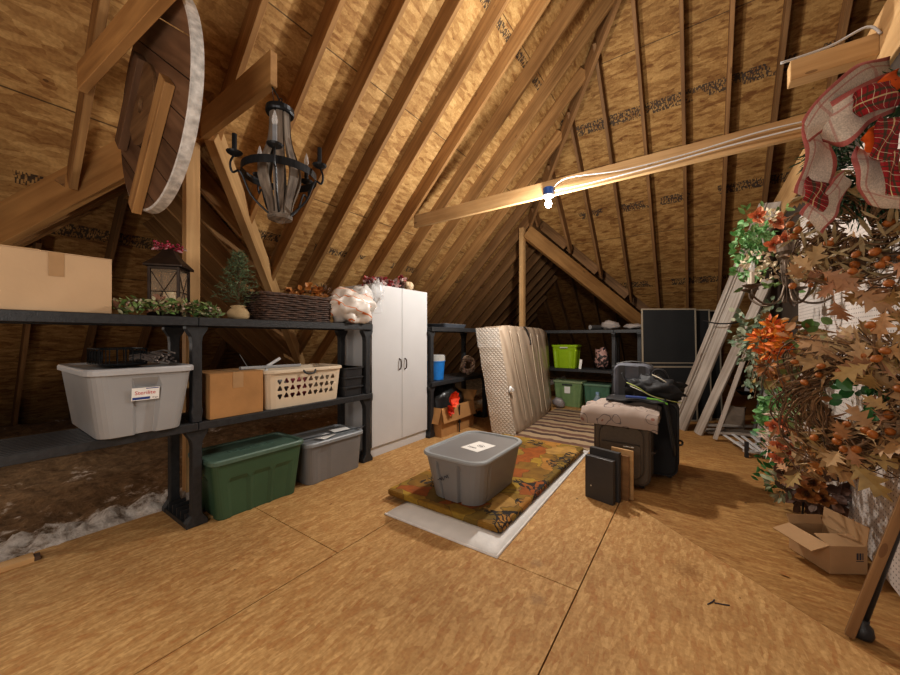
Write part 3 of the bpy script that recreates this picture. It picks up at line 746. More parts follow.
mb.build('twigs', varied('grey_twig', [(.08, .065, .06), (.16, .13, .12), (.22, .19, .17)]), t)
# brown carton
t = box_closed('cardboard_box', 'brown taped cardboard box on the middle shelf beside the laundry basket', -3.02, -2.675, 1.015, 1.37, ZM, .31, m_card2)
MB().box(.1725, .1745, -.035, .035, .20, .309).build('tape', m_tape, t); MB().box(-.17, .173, -.03, .03, .310, .3115).build('tape', m_tape, t)
# laundry basket with pierced sides
t = thing('laundry_basket', 'almond plastic laundry basket with rounded triangle holes on the middle shelf', 'laundry basket', (-2.845, 1.735, ZM))
W_, L_, H_ = .38, .70, .30
def side_pts(): pass
def holes(mb, cx0, cx1, z0, z1, nx, nz, fn):
    """a panel with nx * nz rounded triangular holes; fn(u, z) -> point"""
    du, dz = (cx1-cx0)/nx, (z1-z0)/nz
    for i in range(nx):
        for j in range(nz):
            uc, zc = cx0+du*(i+.5), z0+dz*(j+.5); up = 1 if (i+j) % 2 else -1
            out = []; inn = []; n = 16
            for k in range(n):
                a = 2*PI*(k+.0)/n+PI/4
                c, s_ = math.cos(a), math.sin(a); q = 1/max(abs(c), abs(s_))
                out.append(fn(uc+du/2*c*q, zc+dz/2*s_*q))
                r_ = .34*(1+.24*math.cos(3*(a-up*PI/2))); inn.append(fn(uc+du*r_*c, zc+dz*r_*s_))
            n0 = len(mb.v); mb.add(out+inn, [(k, (k+1) % n, n+(k+1) % n, n+k) for k in range(n)])
def wallp(s_):
    def fn(u, z):
        k = z/H_; hx = (W_-.06+.06*k)/2
        return Vector((s_*hx, u*(1+.08*k), z))
    return fn
mb = MB()
for s_ in (-1, 1):
    fn = wallp(s_); a, b = .25, .06
    holes(mb, -.255, .255, .065, .24, 10, 3, fn)
    e = L_/2-.085
    mb.add([fn(-e, 0), fn(e, 0), fn(e, .065), fn(-e, .065)], [(0, 1, 2, 3)]); mb.add([fn(-e, .24), fn(e, .24), fn(e, H_), fn(-e, H_)], [(0, 1, 2, 3)])
    mb.add([fn(-e, .065), fn(-.255, .065), fn(-.255, .24), fn(-e, .24)], [(0, 1, 2, 3)]); mb.add([fn(.255, .065), fn(e, .065), fn(e, .24), fn(.255, .24)], [(0, 1, 2, 3)])
for s_ in (-1, 1):      # rounded ends
    rings = []
    for z in (0, .1, .2, H_):
        k = z/H_; hx = (W_-.06+.06*k)/2; e = (L_/2-.085)*(1+.08*k); ring = []
        for i in range(13):
            a = PI*i/12; ring.append(Vector((hx*math.cos(a) if True else 0, s_*(e+.075*math.sin(a)**.6), z)))
        rings.append(ring)
    mb.loft(rings, False, False, closed=False)
bot = ring_rr(W_-.06, L_-.03, .10, 5, 6, .004); mb.add(bot, [tuple(range(len(bot)))])
o = mb.build('basket_wall', m_almond, t); so = o.modifiers.new('Solidify', 'SOLIDIFY'); so.thickness = .004; so.offset = 0
rr = [ring_rr(W_-.005, L_+.02, .10, 6, 8, H_-.022), ring_rr(W_+.035, L_+.06, .11, 6, 8, H_-.024), ring_rr(W_+.035, L_+.06, .11, 6, 8, H_-.004), ring_rr(W_+.01, L_+.035, .10, 6, 8, H_+.004), ring_rr(W_-.012, L_+.012, .10, 6, 8, H_)]
MB().loft(rr, False, False).build('rim', m_almond, t, bevel=.002)
MB().tube(catmull([(W_/2+.012, -.055, H_-.012), (W_/2+.028, -.04, H_-.035), (W_/2+.03, 0, H_-.042), (W_/2+.028, .04, H_-.035), (W_/2+.012, .055, H_-.012)], 5), .008, 7).build('handle', m_black, t, smooth=True)
m_things = [plain('folded_pink_cloth', (.30, .06, .08), .9), plain('folded_tan_cloth', (.34, .27, .2), .9), plain('folded_grey_cloth', (.20, .19, .19), .9)]
for i, (y, mt, lab) in enumerate(((-.18, m_things[2], 'dark grey cloth heaped in the near end of the laundry basket'), (.02, m_things[0], 'dark pink cloth heaped in the middle of the laundry basket'), (.20, m_things[1], 'tan cloth heaped in the far end of the laundry basket'))):
    mb = MB().blob((-2.845, 1.70+y, ZM+.14), .13, 16, 10, .4, i+3, (.9, .85, .85)); bumpy(mb, .012, 20, i); tag(mb.build('folded_cloth', mt, smooth=True), lab, 'cloth', 'cloths in the laundry basket')
t = thing('pump_handle_tool', 'white angled plastic tool sticking up out of the laundry basket', 'tool', (-2.80, 1.47, ZM+.27))
MB().tube([(0, -.02, .0), (0, .0, .06), (0, .10, .115)], .013, 7).build('arm', m_white, t); MB().box(-.02, .02, -.05, .02, -.02, .012).build('head', m_silver, t, bevel=.004)
st = stick('metal_bracket', (-2.80, 1.26, ZM+.325), (-2.80, 1.75, ZM+.318), .035, .022, m_silver, kind=None); tag(st, 'long grey metal bracket lying across the laundry basket', 'bracket')
# black crate at the far end of the middle shelf
t = thing('plastic_crate', 'black plastic crate at the far end of the middle shelf, next to the cabinet', 'crate', (-2.86, 2.235, ZM))
MB().loft([ring_rr(.34, .20, .02, 2, 3, 0), ring_rr(.36, .22, .02, 2, 3, .27)]).build('body', m_black, t, bevel=.003)
mb = MB(); 
for z in (.09, .18, .27): mb.loft([ring_rr(.375, .235, .02, 2, 3, z-.012), ring_rr(.375, .235, .02, 2, 3, z)])
mb.build('rim', m_blk2, t)

# ---- under the shelf
def fG(s, q, z):
    if s in (0, 2) and z < .70:
        for a, b in ((.07, .32), (.36, .64), (.68, .93)):
            if a < q < b: return -.012
    if s in (1, 3) and z < .70 and .15 < q < .85: return -.012
    return 0
t = tote('storage_tote', 'dark green plastic tote with a grey green lid on the floor under the shelf', (-2.79, 1.325, 0), 0, .42, .68, .42, .34, .56, m_green, m_greenlid, fG, r=.045, k=20)
for y in (-1, 1): MB().loft([ring_rr(.10, .03, .01, 2, 2, .345), ring_rr(.12, .035, .01, 2, 2, .392)]).xf(Matrix.Translation((0, y*.342, 0))).build('latch', m_greenlid, t, bevel=.002)
text_mesh('Roughneck', .07, m_greenlid, t, Matrix.Translation((.02, 0, .407)) @ Matrix.Rotation(PI/2, 4, 'Z'), 'embossed_lettering', .0025)
t = tote('storage_tote', 'grey plastic tote with white papers on its lid, on the floor under the shelf', (-2.815, 2.0, 0), 0, .42, .62, .355, .36, .55, m_grey, m_greylid, lambda s, q, z: (-.008 if s == 0 and .08 < q < .3 and z < .8 else 0), r=.055, k=14)
for i, (x, y, a, lab) in enumerate(((.10, -.06, .35, 'white paper sheet lying nearest the front of the grey tote lid'), (.02, .16, -.2, 'white paper sheet lying at the far side of the grey tote lid'))):
    o = MB().box(-.055, .055, -.085, .085, 0, .0012).build('paper_sheet', m_paper); o.location = (-2.815+x, 2.0+y, .3565); o.rotation_euler = (0, 0, a); tag(o, lab, 'paper', 'papers on the grey tote')
t = thing('metal_rod', 'thin dark metal rod with a bent end lying across the grey tote lid', 'rod', (-2.72, 1.98, .366))
MB().tube([(-.12, -.33, .004), (-.02, -.28, .004), (.02, .0, .004), (.06, .36, .004)], .006, 6).build('shaft', m_iron, t); MB().blob((.06, .36, .006), .012, 8, 6).build('tip', m_iron, t)
# offcut on the edge of the floor
t = thing('wood_offcut', 'short pale wood offcut lying at the edge of the flooring', 'offcut', (-3.03, .12, .0), math.radians(88))
bumpy(MB().box(-.16, .16, -.035, .035, 0, .03), .006, 12).build('board', m_pale, t, bevel=.002); MB().box(.155, .185, -.03, .03, 0, .022).build('broken_end', plain('dark_bark', (.10, .06, .04), .9), t, bevel=.003)

# ================================================================ HANGING THINGS
m_spool = lumber('weathered_plank', (.10, .052, .028), (.23, .135, .08), grain=.7)
m_gw2 = lumber('hub_timber', (.16, .085, .04), (.33, .20, .10))
m_spoolrim = lumber('grey_weathered_edge', (.34, .30, .27), (.62, .58, .54), grain=1.2)
t = thing('cable_spool_disc', 'round wooden cable spool end with a whitened rim hanging from the beam', 'cable spool end', (-2.47, .645, 2.52))
R_ = .575; TH_ = .055
for k in range(7):      # planks across the face
    x0 = -R_+2*R_*k/7+.003; x1 = -R_+2*R_*(k+1)/7-.003; pts = []
    for i in range(9): x = x0+(x1-x0)*i/8; pts.append((x, math.sqrt(max(0, (R_-.012)**2-x*x))))
    for i in range(9): x = x1+(x0-x1)*i/8; pts.append((x, -math.sqrt(max(0, (R_-.012)**2-x*x))))
    A_ = [Vector((p[0], 0, p[1])) for p in pts]; B_ = [Vector((p[0], TH_, p[1])) for p in pts]
    o = MB().loft([A_, B_]).build('plank', m_spool, t)
    o.data.transform(Matrix.Rotation(-PI/2, 4, 'Y')); o.rotation_euler = (0, PI/2+math.radians(126), 0)
n = 72; o_ = []; 
prof = [(R_-.012, 0), (R_, .004), (R_+.002, TH_-.004), (R_-.012, TH_)]
rings = [[Vector((math.cos(2*PI*k/n)*r_, y, math.sin(2*PI*k/n)*r_)) for k in range(n)] for r_, y in prof]
MB().loft(rings, False, False).build('rim', plain('whitened_rim_wood', (.52, .49, .46), .8, var=.35, scale=26, bump=.5, bscale=40), t)
rr = [[Vector((math.cos(2*PI*k/40)*r_, y, math.sin(2*PI*k/40)*r_)) for k in range(40)] for r_, y in ((.22, -.001), (.22, -.016), (.045, -.016), (.045, .01))]
hub = MB().loft(rr, False, False).build('hub_plate', m_gw2, t, bevel=.002); hub.location = (-.10, 0, .03)
MB().loft([[Vector((math.cos(2*PI*k/20)*.045, y, math.sin(2*PI*k/20)*.045)) for k in range(20)] for y in (.012, .016)]).build('centre_hole', m_ink, hub)
BA = math.radians(45)
for (off, ln, mid, mt) in ((.26, .74, -.14, m_raf), (-.25, .54, -.12, m_spool)):
    o = MB().box(-ln/2, ln/2, -.045, -.002, -.055, .055).build('batten', mt, t, bevel=.004)
    ax = Vector((math.sin(BA), 0, math.cos(BA))); pr_ = Vector((math.cos(BA), 0, -math.sin(BA)))
    o.location = pr_*off+ax*mid; o.rotation_euler = (0, -PI/2+BA, 0)
mb = MB()
for i in range(4): mb.tube([(math.cos(a)*.012-.12, -.03, R_-.03+.02*i+math.sin(a)*.016) for a in [2*PI*k/10 for k in range(10)]], .004, 5, close=True)
mb.tube(catmull([(-.12, -.03, R_+.02), (-.12, -.06, R_-.06), (-.12, -.03, R_-.13)], 4), .006, 6)
mb.build('hook', m_iron, t)

m_gw = lumber('grey_weathered_stave', (.10, .08, .065), (.30, .255, .21), grain=1.5)
t = thing('stave_chandelier', 'candle chandelier of grey wooden staves and dark iron hanging from the ridge end', 'chandelier', (-2.05, 1.15, 1.93))
for k in range(8):
    a = 2*PI*k/8+.2; e = Vector((math.cos(a), math.sin(a), 0)); s_ = Vector((-math.sin(a), math.cos(a), 0)); rings = []
    for i in range(15):
        q = i/14; z = .03+.62*q; r_ = .052+.092*math.sin(PI*min(1, q*1.28))**1.25 if q < .78 else .052+.092*math.sin(PI*.998)**1.25+.0
        r_ = .05+.062*math.exp(-((q-.40)/.24)**2)
        w_ = .017+.012*math.exp(-((q-.36)/.3)**2)
        p = e*r_+Vector((0, 0, z)); rings.append([p-s_*w_-e*.006, p+s_*w_-e*.006, p+s_*w_+e*.006, p-s_*w_+e*.006])
    o = MB().loft(rings).build('stave', m_gw, t)
    o.data.transform(Matrix.Rotation(PI/2, 4, 'Y').inverted()); o.rotation_euler = (0, PI/2, 0)
MB().lathe([(.0, .64), (.075, .64), (.08, .65), (.078, .675), (.05, .685), (.012, .69), (.0, .69)], 24, caps=False).build('top_ring', m_iron, t, smooth=False)
MB().lathe([(.0, -.012), (.012, -.010), (.03, .0), (.066, .012), (.07, .03), (.06, .045), (.0, .045)], 24, caps=False).build('finial', m_gw, t)
mb = MB(); Rg = .205; zg = .28
mb.loft([[Vector((Rg*q*math.cos(2*PI*k/48), Rg*q*math.sin(2*PI*k/48), z)) for k in range(48)] for q, z in ((.985, zg-.022), (1, zg-.022), (1, zg+.022), (.985, zg+.022), (.985, zg-.022))], False, False)
mb.build('hoop', m_iron, t)
for k in range(5):
    a = 2*PI*k/5-.62; e = Vector((math.cos(a), math.sin(a), 0))
    ar = MB().tube(catmull([e*.05+Vector((0, 0, .03)), e*.15+Vector((0, 0, .12)), e*(Rg)+Vector((0, 0, zg-.04)), e*(Rg+.04)+Vector((0, 0, zg-.05)), e*(Rg+.05)+Vector((0, 0, zg)), e*(Rg+.03)+Vector((0, 0, zg+.05))], 5), .006, 6)
    ar = ar.build('arm', m_iron, t)
    c = e*(Rg+.03)
    MB().lathe([(.0, .04), (.012, .042), (.036, .055), (.042, .064), (.028, .068), (.0, .068)], 14, tuple(c+Vector((0, 0, zg))), caps=False).build('drip_pan', m_iron, ar)
    MB().lathe([(.0, .065), (.0125, .065), (.0125, .165), (.0, .165)], 10, tuple(c+Vector((0, 0, zg))), caps=False).build('candle_sleeve', m_iron if k % 3 else plain('grey_sleeve', (.25, .26, .28), .4), ar)
    if k in (0, 2, 3): MB().lathe([(.0, .165), (.010, .168), (.016, .190), (.012, .215), (.003, .245), (.0, .25)], 10, tuple(c+Vector((0, 0, zg))), caps=False).build('candle_lamp', m_clear, ar, smooth=True)
mb = MB().tube([(0, 0, .685), (0, 0, .72)], .006, 6); mb.tube([(0, .0, .72), (-.03, 0, .77), (-.09, 0, .845)], .005, 6)
mb.tube([(.02*math.cos(a), 0, .72+.018*math.sin(a)) for a in [2*PI*k/12 for k in range(12)]], .004, 5, close=True); mb.build('chain', m_iron, t)
mb = MB().tube(catmull([(-.09, 0, .845), (-.10, .012, .80), (-.085, .02, .70), (-.06, .03, .6), (-.12, .0, .48), (-.16, .02, .42), (-.12, .04, .38)], 5), .0025, 4); mb.build('cord', m_black, t)

# bulb and its box on the beam, cable along the beam
t = thing('bulb_holder', 'lit bare bulb in a blue junction box on the long beam', 'light bulb', (-1.31, 3.715, 2.765))
MB().lathe([(.0, .0), (.05, .0), (.055, .01), (.055, .075), (.05, .08), (.0, .08)], 18, caps=False).build('junction_box', plain('blue_plastic', (.03, .10, .36), .4), t, bevel=.002)
MB().lathe([(.0, -.03), (.045, -.03), (.062, -.012), (.062, .0), (.0, .0)], 20, caps=False).build('socket', m_white, t, smooth=True)
MB().lathe([(.0, -.135), (.016, -.131), (.030, -.115), (.036, -.092), (.031, -.068), (.018, -.046), (.014, -.03), (.0, -.03)], 18, caps=False).build('bulb', plain('lit_glass', (1, .95, .9), .3, var=0, emit=((1.0, .93, .82), 28)), t, smooth=True)
pts = catmull([(-1.27, 3.72, 2.83), (-1.1, 3.715, 2.90), (-.6, 3.715, 2.84), (-.1, 3.715, 2.84), (.4, 3.71, 2.87), (.74, 3.71, 2.86)], 8)
tag(MB().tube(pts, .006, 6).build('electric_cable', m_white, smooth=True), 'white electric cable stapled along the face of the long beam to the bulb', 'cable')
pts = catmull([(-1.24, 3.715, 2.80), (-.9, 3.712, 2.79), (-.3, 3.712, 2.80), (.2, 3.71, 2.82), (.74, 3.70, 2.82)], 8)
tag(MB().tube(pts, .006, 6).build('electric_cable', m_white, smooth=True), 'lower white electric cable running along the long beam to the header', 'cable')
pts = catmull([(.40, 2.80, 2.84), (.6, 2.82, 2.855), (.73, 2.78, 2.87), (.775, 2.76, 2.80)], 6)
tag(MB().tube(pts, .007, 6).build('electric_cable', m_white, smooth=True), 'white cable end looped over the short stub beam at the header', 'cable')
# ================================================================ CABINET
t = thing('cabinet', 'tall white two door cabinet standing between the two black shelving units', 'cabinet', (-2.72, 2.495, 0))
CD, CWd, CH = .44, .90, 1.79
mb = MB(); mb.box(-CD, -.02, 0, .018, 0, CH); mb.box(-CD, -.02, CWd-.018, CWd, 0, CH); mb.box(-CD, -.02, .018, CWd-.018, CH-.018, CH); mb.box(-CD, -CD+.008, .018, CWd-.018, 0, CH-.018); mb.box(-CD+.008, -.02, .018, CWd-.018, .10, .118)
mb.build('carcass', m_white, t, bevel=.0015, seg=1)
MB().box(-.05, -.02, .018, CWd-.018, 0, .10).build('plinth', m_white, t)
m_brz = plain('bronze_handle', (.09, .065, .05), .4, .7, var=.2)
for i in (0, 1):
    y0 = .001+i*CWd/2+(.002 if i else 0); y1 = y0+CWd/2-.004
    dr = MB().box(-.019, 0, y0, y1, .105, CH-.001).build('door', m_white, t, bevel=.002)
    yy = CWd/2+(-.045 if i == 0 else .045)
    hb = MB().tube(catmull([(0, yy, .88), (.022, yy, .895), (.028, yy, .94), (.022, yy, .985), (0, yy, 1.0)], 5), .007, 7)
    hb.lathe([(.0, -.002), (.013, -.002), (.013, .003), (.0, .003)], 8, (0, 0, 0), caps=False) if False else None
    hb.build('handle', m_brz, dr, smooth=True)
# on the cabinet
zc = CH+.001
m_rw = varied('red_white_plaid_bits', [(.25, .02, .03), (.45, .05, .06), (.6, .5, .48), (.10, .02, .02)], .8)
t = thing('plaid_garland', 'red plaid and brown fabric garland lying along the front edge of the cabinet top', 'garland', (-2.83, 2.62, zc))
pts = catmull([(0, -.10, .02), (.04, .02, .025), (.05, .16, .02), (.06, .30, .02)], 8)
MB().tube(pts, .012, 6).build('cord', plain('dark_brown_cord', (.06, .03, .025), .9), t)
mb = MB()
for i in range(150):
    p = rnd.choice(pts)+Vector((rnd.uniform(-.03, .03), rnd.uniform(-.03, .03), rnd.uniform(-.012, .05))); leaf(mb, rnd.choice(['round', 'oval']), p, rv()+Vector((0, 0, .4)), rv(), rnd.uniform(.03, .06))
mb.build('fabric_scraps', m_rw, t)
t = thing('snowman_figurine', 'small dark figurine with red and white scarf on the cabinet top', 'figurine', (-2.80, 3.02, zc))
MB().lathe([(.0, 0), (.035, .002), (.04, .03), (.03, .075), (.02, .09), (.0, .095)], 14, caps=False).build('body', plain('dark_brown_cloth', (.06, .035, .03), .9, bump=.3), t, smooth=True)
MB().blob((0, 0, .115), .028, 12, 8).build('head', plain('aged_white', (.55, .45, .42), .8), t, smooth=True)
MB().lathe([(.0, .148), (.036, .132), (.036, .137), (.02, .14), (.018, .165), (.0, .168)], 14, caps=False).build('hat', plain('red_plaid_cloth', (.22, .03, .04), .9), t)
leaf_cloud('round', (0, 0, .10), .055, 22, .045, squash=(1, 1, .5)).build('scarf', m_rw, t)
t = thing('gourd', 'pale cream gourd lying on the cabinet top beside the figurine', 'gourd', (-2.80, 3.16, zc))
mb = MB().blob((0, 0, .055), .055, 16, 12, .1, 3, (.85, .9, 1.0)); mb.blob((0, -.045, .075), .03, 10, 8); mb.build('fruit', plain('cream_gourd', (.55, .42, .28), .6), t, smooth=True)
MB().tube([(0, -.06, .09), (.0, -.075, .11)], .005, 6).build('stem', plain('brown_stem', (.10, .06, .03), .8), t)

# ================================================================ SECOND SHELVING, BEYOND THE CABINET
shelving('shelving_unit', 'black plastic shelving unit between the white cabinet and the wrapped mattress', (SX, 3.45, 0), 0, 1, 1.36, .45)
t = thing('bucket', 'blue plastic bucket with a clear lid on the shelf beyond the cabinet', 'bucket', (-2.83, 3.70, ZM))
MB().lathe([(.0, 0), (.105, 0), (.11, .01), (.128, .24), (.134, .24), (.134, .25), (.12, .25), (.10, .02), (.0, .02)], 24, caps=False).build('body', plain('blue_bucket_plastic', (.02, .19, .55), .4), t, smooth=False)
MB().lathe([(.0, .33), (.11, .33), (.132, .32), (.134, .25), (.13, .25), (.126, .315), (.0, .322)], 24, caps=False).build('lid', plain('frosted_plastic', (.6, .6, .58), .3, alpha=.6), t)
t = thing('straw_wreath', 'small pale straw wreath standing on the middle shelf by the mattress', 'wreath', (-2.84, 4.52, ZM+.13))
twig_ring((0, 0, 0), (.35, .93, 0), (0, 0, 1), .095, 22, .006, .035, seed=3).build('straw_ring', varied('straw', [(.22, .14, .08), (.42, .30, .2), (.55, .42, .33)]), t)
ring_leaves('round', (0, 0, 0), (.35, .93, 0), (0, 0, 1), .10, 30, .05, .03, face=(.9, -.3, 0)).build('bow', varied('pink_tan', [(.45, .3, .25), (.3, .16, .12)]), t)
st = thing('storage_tray', 'grey blue shallow tray with clear film on the top shelf beyond the cabinet', 'tray', (-2.88, 4.0, ZT))
MB().loft([ring_rr(.34, .50, .04, 3, 3, 0), ring_rr(.38, .55, .04, 3, 3, .05), ring_rr(.36, .53, .04, 3, 3, .05), ring_rr(.33, .49, .04, 3, 3, .01)]).build('tray', plain('dark_grey_blue_plastic', (.09, .10, .12), .45), st, bevel=.002)
MB().box(-.16, .16, -.24, .24, .05, .054).build('film', m_clear, st)
def open_box(name, label, loc, rz, w, d, h, mat, flaps, cat='box', inner=None):
    """open carton; flaps: {side: (length, angle)} angle 0 = upright, 90 = flat out, beyond = hanging"""
    t = thing(name, label, cat, loc, rz); e = .004
    mb = MB(); mb.box(-w/2, w/2, -d/2, d/2, 0, e); mb.box(-w/2, -w/2+e, -d/2, d/2, e, h); mb.box(w/2-e, w/2, -d/2, d/2, e, h); mb.box(-w/2+e, w/2-e, -d/2, -d/2+e, e, h); mb.box(-w/2+e, w/2-e, d/2-e, d/2, e, h)
    mb.build('carton', mat, t)
    for s_, (ln, ang) in flaps.items():
        a = math.radians(ang); n = {'+x': (1, 0), '-x': (-1, 0), '+y': (0, 1), '-y': (0, -1)}[s_]; n = Vector((n[0], n[1], 0)); tv = Vector((-n.y, n.x, 0))
        half = (d if n.x else w)/2; o = n*((w if n.x else d)/2-.002)+Vector((0, 0, h))
        dr = n*math.sin(a)+Vector((0, 0, math.cos(a))); th = dr.cross(tv)*.004
        MB().obox(o-tv*half, tv*2*half, dr*ln, th).build('flap', mat, t)
    return t
t = open_box('cardboard_box', 'open cardboard box with drooping flaps on the floor beyond the cabinet', (-2.79, 3.88, 0), 0, .42, .76, .36, m_card2, {'+x': (.19, 168), '-x': (.17, 10), '+y': (.16, 40), '-y': (.2, 160)})
t2 = thing('garbage_bag', 'black plastic bag slumped inside the open box beyond the cabinet', 'plastic bag', (-2.84, 3.94, .01))
mb = MB().blob((0, 0, .30), .30, 26, 16, .25, 5, (.56, 1.15, 1.0)); bumpy(mb, .02, 12); bumpy(mb, .008, 30, 3); mb.v = [(p[0], p[1], max(p[2], .002)) for p in mb.v]
mb.build('bag', plain('black_bag_film', (.025, .024, .024), .3, bump=.4, bscale=30), t2, smooth=True)
t2 = thing('strap', 'black nylon strap hanging down the front of the open box', 'strap', (-2.572, 3.86, 0))
MB().obox((.02, -.012, .0), (0, .024, 0), (0, 0, .36), (.004, 0, 0)).build('webbing', m_black, t2); MB().box(.012, .03, -.016, .016, .12, .15).build('buckle', m_iron, t2)
t2 = thing('fabric_flower', 'bright red orange fabric flower lying on the edge of the open box beyond the cabinet', 'flower', (-2.56, 3.66, .46))
mb = MB()
for r_, n, s_ in ((.03, 6, .09), (.06, 9, .11)):
    for i in range(n):
        a = 2*PI*i/n; leaf(mb, 'round', (0, r_*.4*math.cos(a), r_*.4*math.sin(a)), (.5, math.cos(a), math.sin(a)), (1, 0, 0), s_, .4, -.3)
for i in range(6):
    leaf(mb, 'round', (-.005, -.03+rnd.uniform(-.02, .02), -.08-.01*i), (.3, rnd.uniform(-.8, .8), -.8), (1, 0, .2), .09, .4, -.3)
mb.build('petals', varied('red_orange_petal', [(.75, .045, .015), (.9, .10, .02), (.6, .03, .012)], .6), t2)

# ================================================================ MATTRESS IN ITS WRAPPING
t = thing('mattress', 'mattress on edge in clear plastic wrapping leaning on the far shelving', 'mattress')
def quilt():
    m, nt, N, L, b = new_mat('quilted_ticking'); tc = N.new('ShaderNodeTexCoord')
    sx = N.new('ShaderNodeSeparateXYZ'); L.new(tc.outputs['Object'], sx.inputs[0])
    p = math_n(N, L, 'ADD', math_n(N, L, 'MULTIPLY', sx.outputs[0], 1.0), sx.outputs[2]); q = math_n(N, L, 'SUBTRACT', math_n(N, L, 'MULTIPLY', sx.outputs[0], 1.0), sx.outputs[2])
    f = lambda v: math_n(N, L, 'ABSOLUTE', math_n(N, L, 'SINE', math_n(N, L, 'MULTIPLY', v, 62)))
    h = math_n(N, L, 'MINIMUM', f(p), f(q))
    L.new(ramp(N, L, h, [(.0, (.40, .32, .25)), (.3, (.60, .54, .47))]), b.inputs['Base Color']); b.inputs['Roughness'].default_value = .35
    bp = N.new('ShaderNodeBump'); bp.inputs['Strength'].default_value = .6; bp.inputs['Distance'].default_value = .01; L.new(h, bp.inputs['Height']); L.new(bp.outputs['Normal'], b.inputs['Normal']); return m
def wrapm():
    m, nt, N, L, b = new_mat('wrapped_mattress_face'); tc = N.new('ShaderNodeTexCoord')
    w = N.new('ShaderNodeTexWave'); w.bands_direction = 'DIAGONAL'; w.inputs['Scale'].default_value = 2.2; w.inputs['Distortion'].default_value = 3; w.inputs['Detail'].default_value = 2
    L.new(mapping(N, L, tc.outputs['Object'], scale=(1, 1.2, .45)), w.inputs['Vector'])
    n = N.new('ShaderNodeTexNoise'); n.inputs['Scale'].default_value = 5; n.inputs['Detail'].default_value = 5; L.new(mapping(N, L, tc.outputs['Object'], scale=(1, 3, .6)), n.inputs['Vector'])
    h = math_n(N, L, 'ADD', w.outputs['Fac'], n.outputs['Fac'])
    L.new(ramp(N, L, h, [(.3, (.27, .20, .145)), (.9, (.42, .33, .25))]), b.inputs['Base Color']); b.inputs['Roughness'].default_value = .28
    bp = N.new('ShaderNodeBump'); bp.inputs['Strength'].default_value = .35; bp.inputs['Distance'].default_value = .02; L.new(h, bp.inputs['Height']); L.new(bp.outputs['Normal'], b.inputs['Normal']); return m
A0, B0 = Vector((-2.16, 4.04, 0)), Vector((-1.82, 4.06, 0)); ly = Vector((-.17, 1.78, 0)); up_ = Vector((-.25, .0, 1.385))
m_q, m_w = quilt(), wrapm()
def slab(o, a, b, c, nu=10, amp=.012, fr=4, seed=0, c1=None):
    """soft slab with swelling faces"""
    mb = MB(); o, a, b, c = Vector(o), Vector(a), Vector(b), Vector(c); vs = []
    ra = [ring_rr(1, 1, .02, 2, 6, 0)]
    rings = []; 
    for i in range(nu+1):
        u = i/nu; e = 1-(.06 if i in (0, nu) else 0)+.03*math.sin(PI*u)
        cc = c.lerp(Vector(c1), u) if c1 is not None else c
        rings.append([o+b*u+a*(.5+q.x*e)+cc*(.5+q.y*e) for q in ring_rr(1, 1, .11, 4, 10, 0)])
    mb.loft(rings); return bumpy(mb, amp, fr, seed)
W_ = B0-A0
slab(A0, W_, ly, up_, c1=(-.10, .06, 1.37)).build('mattress_core', m_w, t, smooth=True, bevel=0)
# the quilted narrow end, just proud of the core
mb = MB(); nu, nv = 8, 24; vs = []
for j in range(nv+1):
    for i in range(nu+1):
        u, v = .02+.96*i/nu, .015+.97*j/nv; p = A0+W_*u+up_*v+Vector((0, -.022-.012*math.sin(PI*u), 0)); vs.append(p+noise.noise_vector(p*6)*.008)
mb.add(vs, [(j*(nu+1)+i, j*(nu+1)+i+1, (j+1)*(nu+1)+i+1, (j+1)*(nu+1)+i) for j in range(nv) for i in range(nu)])
mb.build('quilted_end', m_q, t, smooth=True)
# film: crumpled corner at the top and folds down the face
mb = MB(); vs = []
for j in range(9):
    for i in range(11):
        p = A0+W_*(.04+i/10*.92)+up_*(.80+.18*j/8)+Vector((0, -.05, 0)); vs.append(p+noise.noise_vector(p*14)*.008)
mb.add(vs, [(j*11+i, j*11+i+1, (j+1)*11+i+1, (j+1)*11+i) for j in range(8) for i in range(10)])
mb.build('plastic_film', plain('crinkled_film', (.86, .85, .84), .1, var=0, alpha=.2, bump=.7, bscale=30), t)
mb = MB()
for i in range(4):
    v0 = .08+.21*i+rnd.uniform(-.05,.05); pts = [B0+ly*(v0+.02*k+.012*rnd.uniform(-1, 1))+up_.lerp(Vector((-.10, .06, 1.37)), v0+.02*k)*(.96-.22*k-.01*i)+Vector((.018, 0, 0)) for k in range(5)]
    mb.tube(catmull(pts, 4), [.002]+[.009]*19+[.002] if False else .006, 5)
mb.build('film_folds', plain('film_fold', (.55, .45, .35), .2, var=.05), t, smooth=True)
mb = MB().blob(B0+up_*.42+Vector((.012, -.0, 0)), .05, 12, 8, .5, 2, (.5, .8, .8)); bumpy(mb, .02, 25); mb.build('gathered_film', plain('film_knot', (.75, .73, .71), .2), t, smooth=True)
UPM = up_.lerp(Vector((-.10, .06, 1.37)), .46)
pts = catmull([B0+ly*.42+UPM*1.0+Vector((.0, 0, .012)), B0+ly*.46+UPM*.97+Vector((.02, 0, 0)), B0+ly*.52+UPM*.86+Vector((.02, 0, 0)), B0+ly*.50+UPM*.82+Vector((.025, 0, 0))], 5)
MB().tube(pts, .012, 6).build('carry_strap', m_black, t)

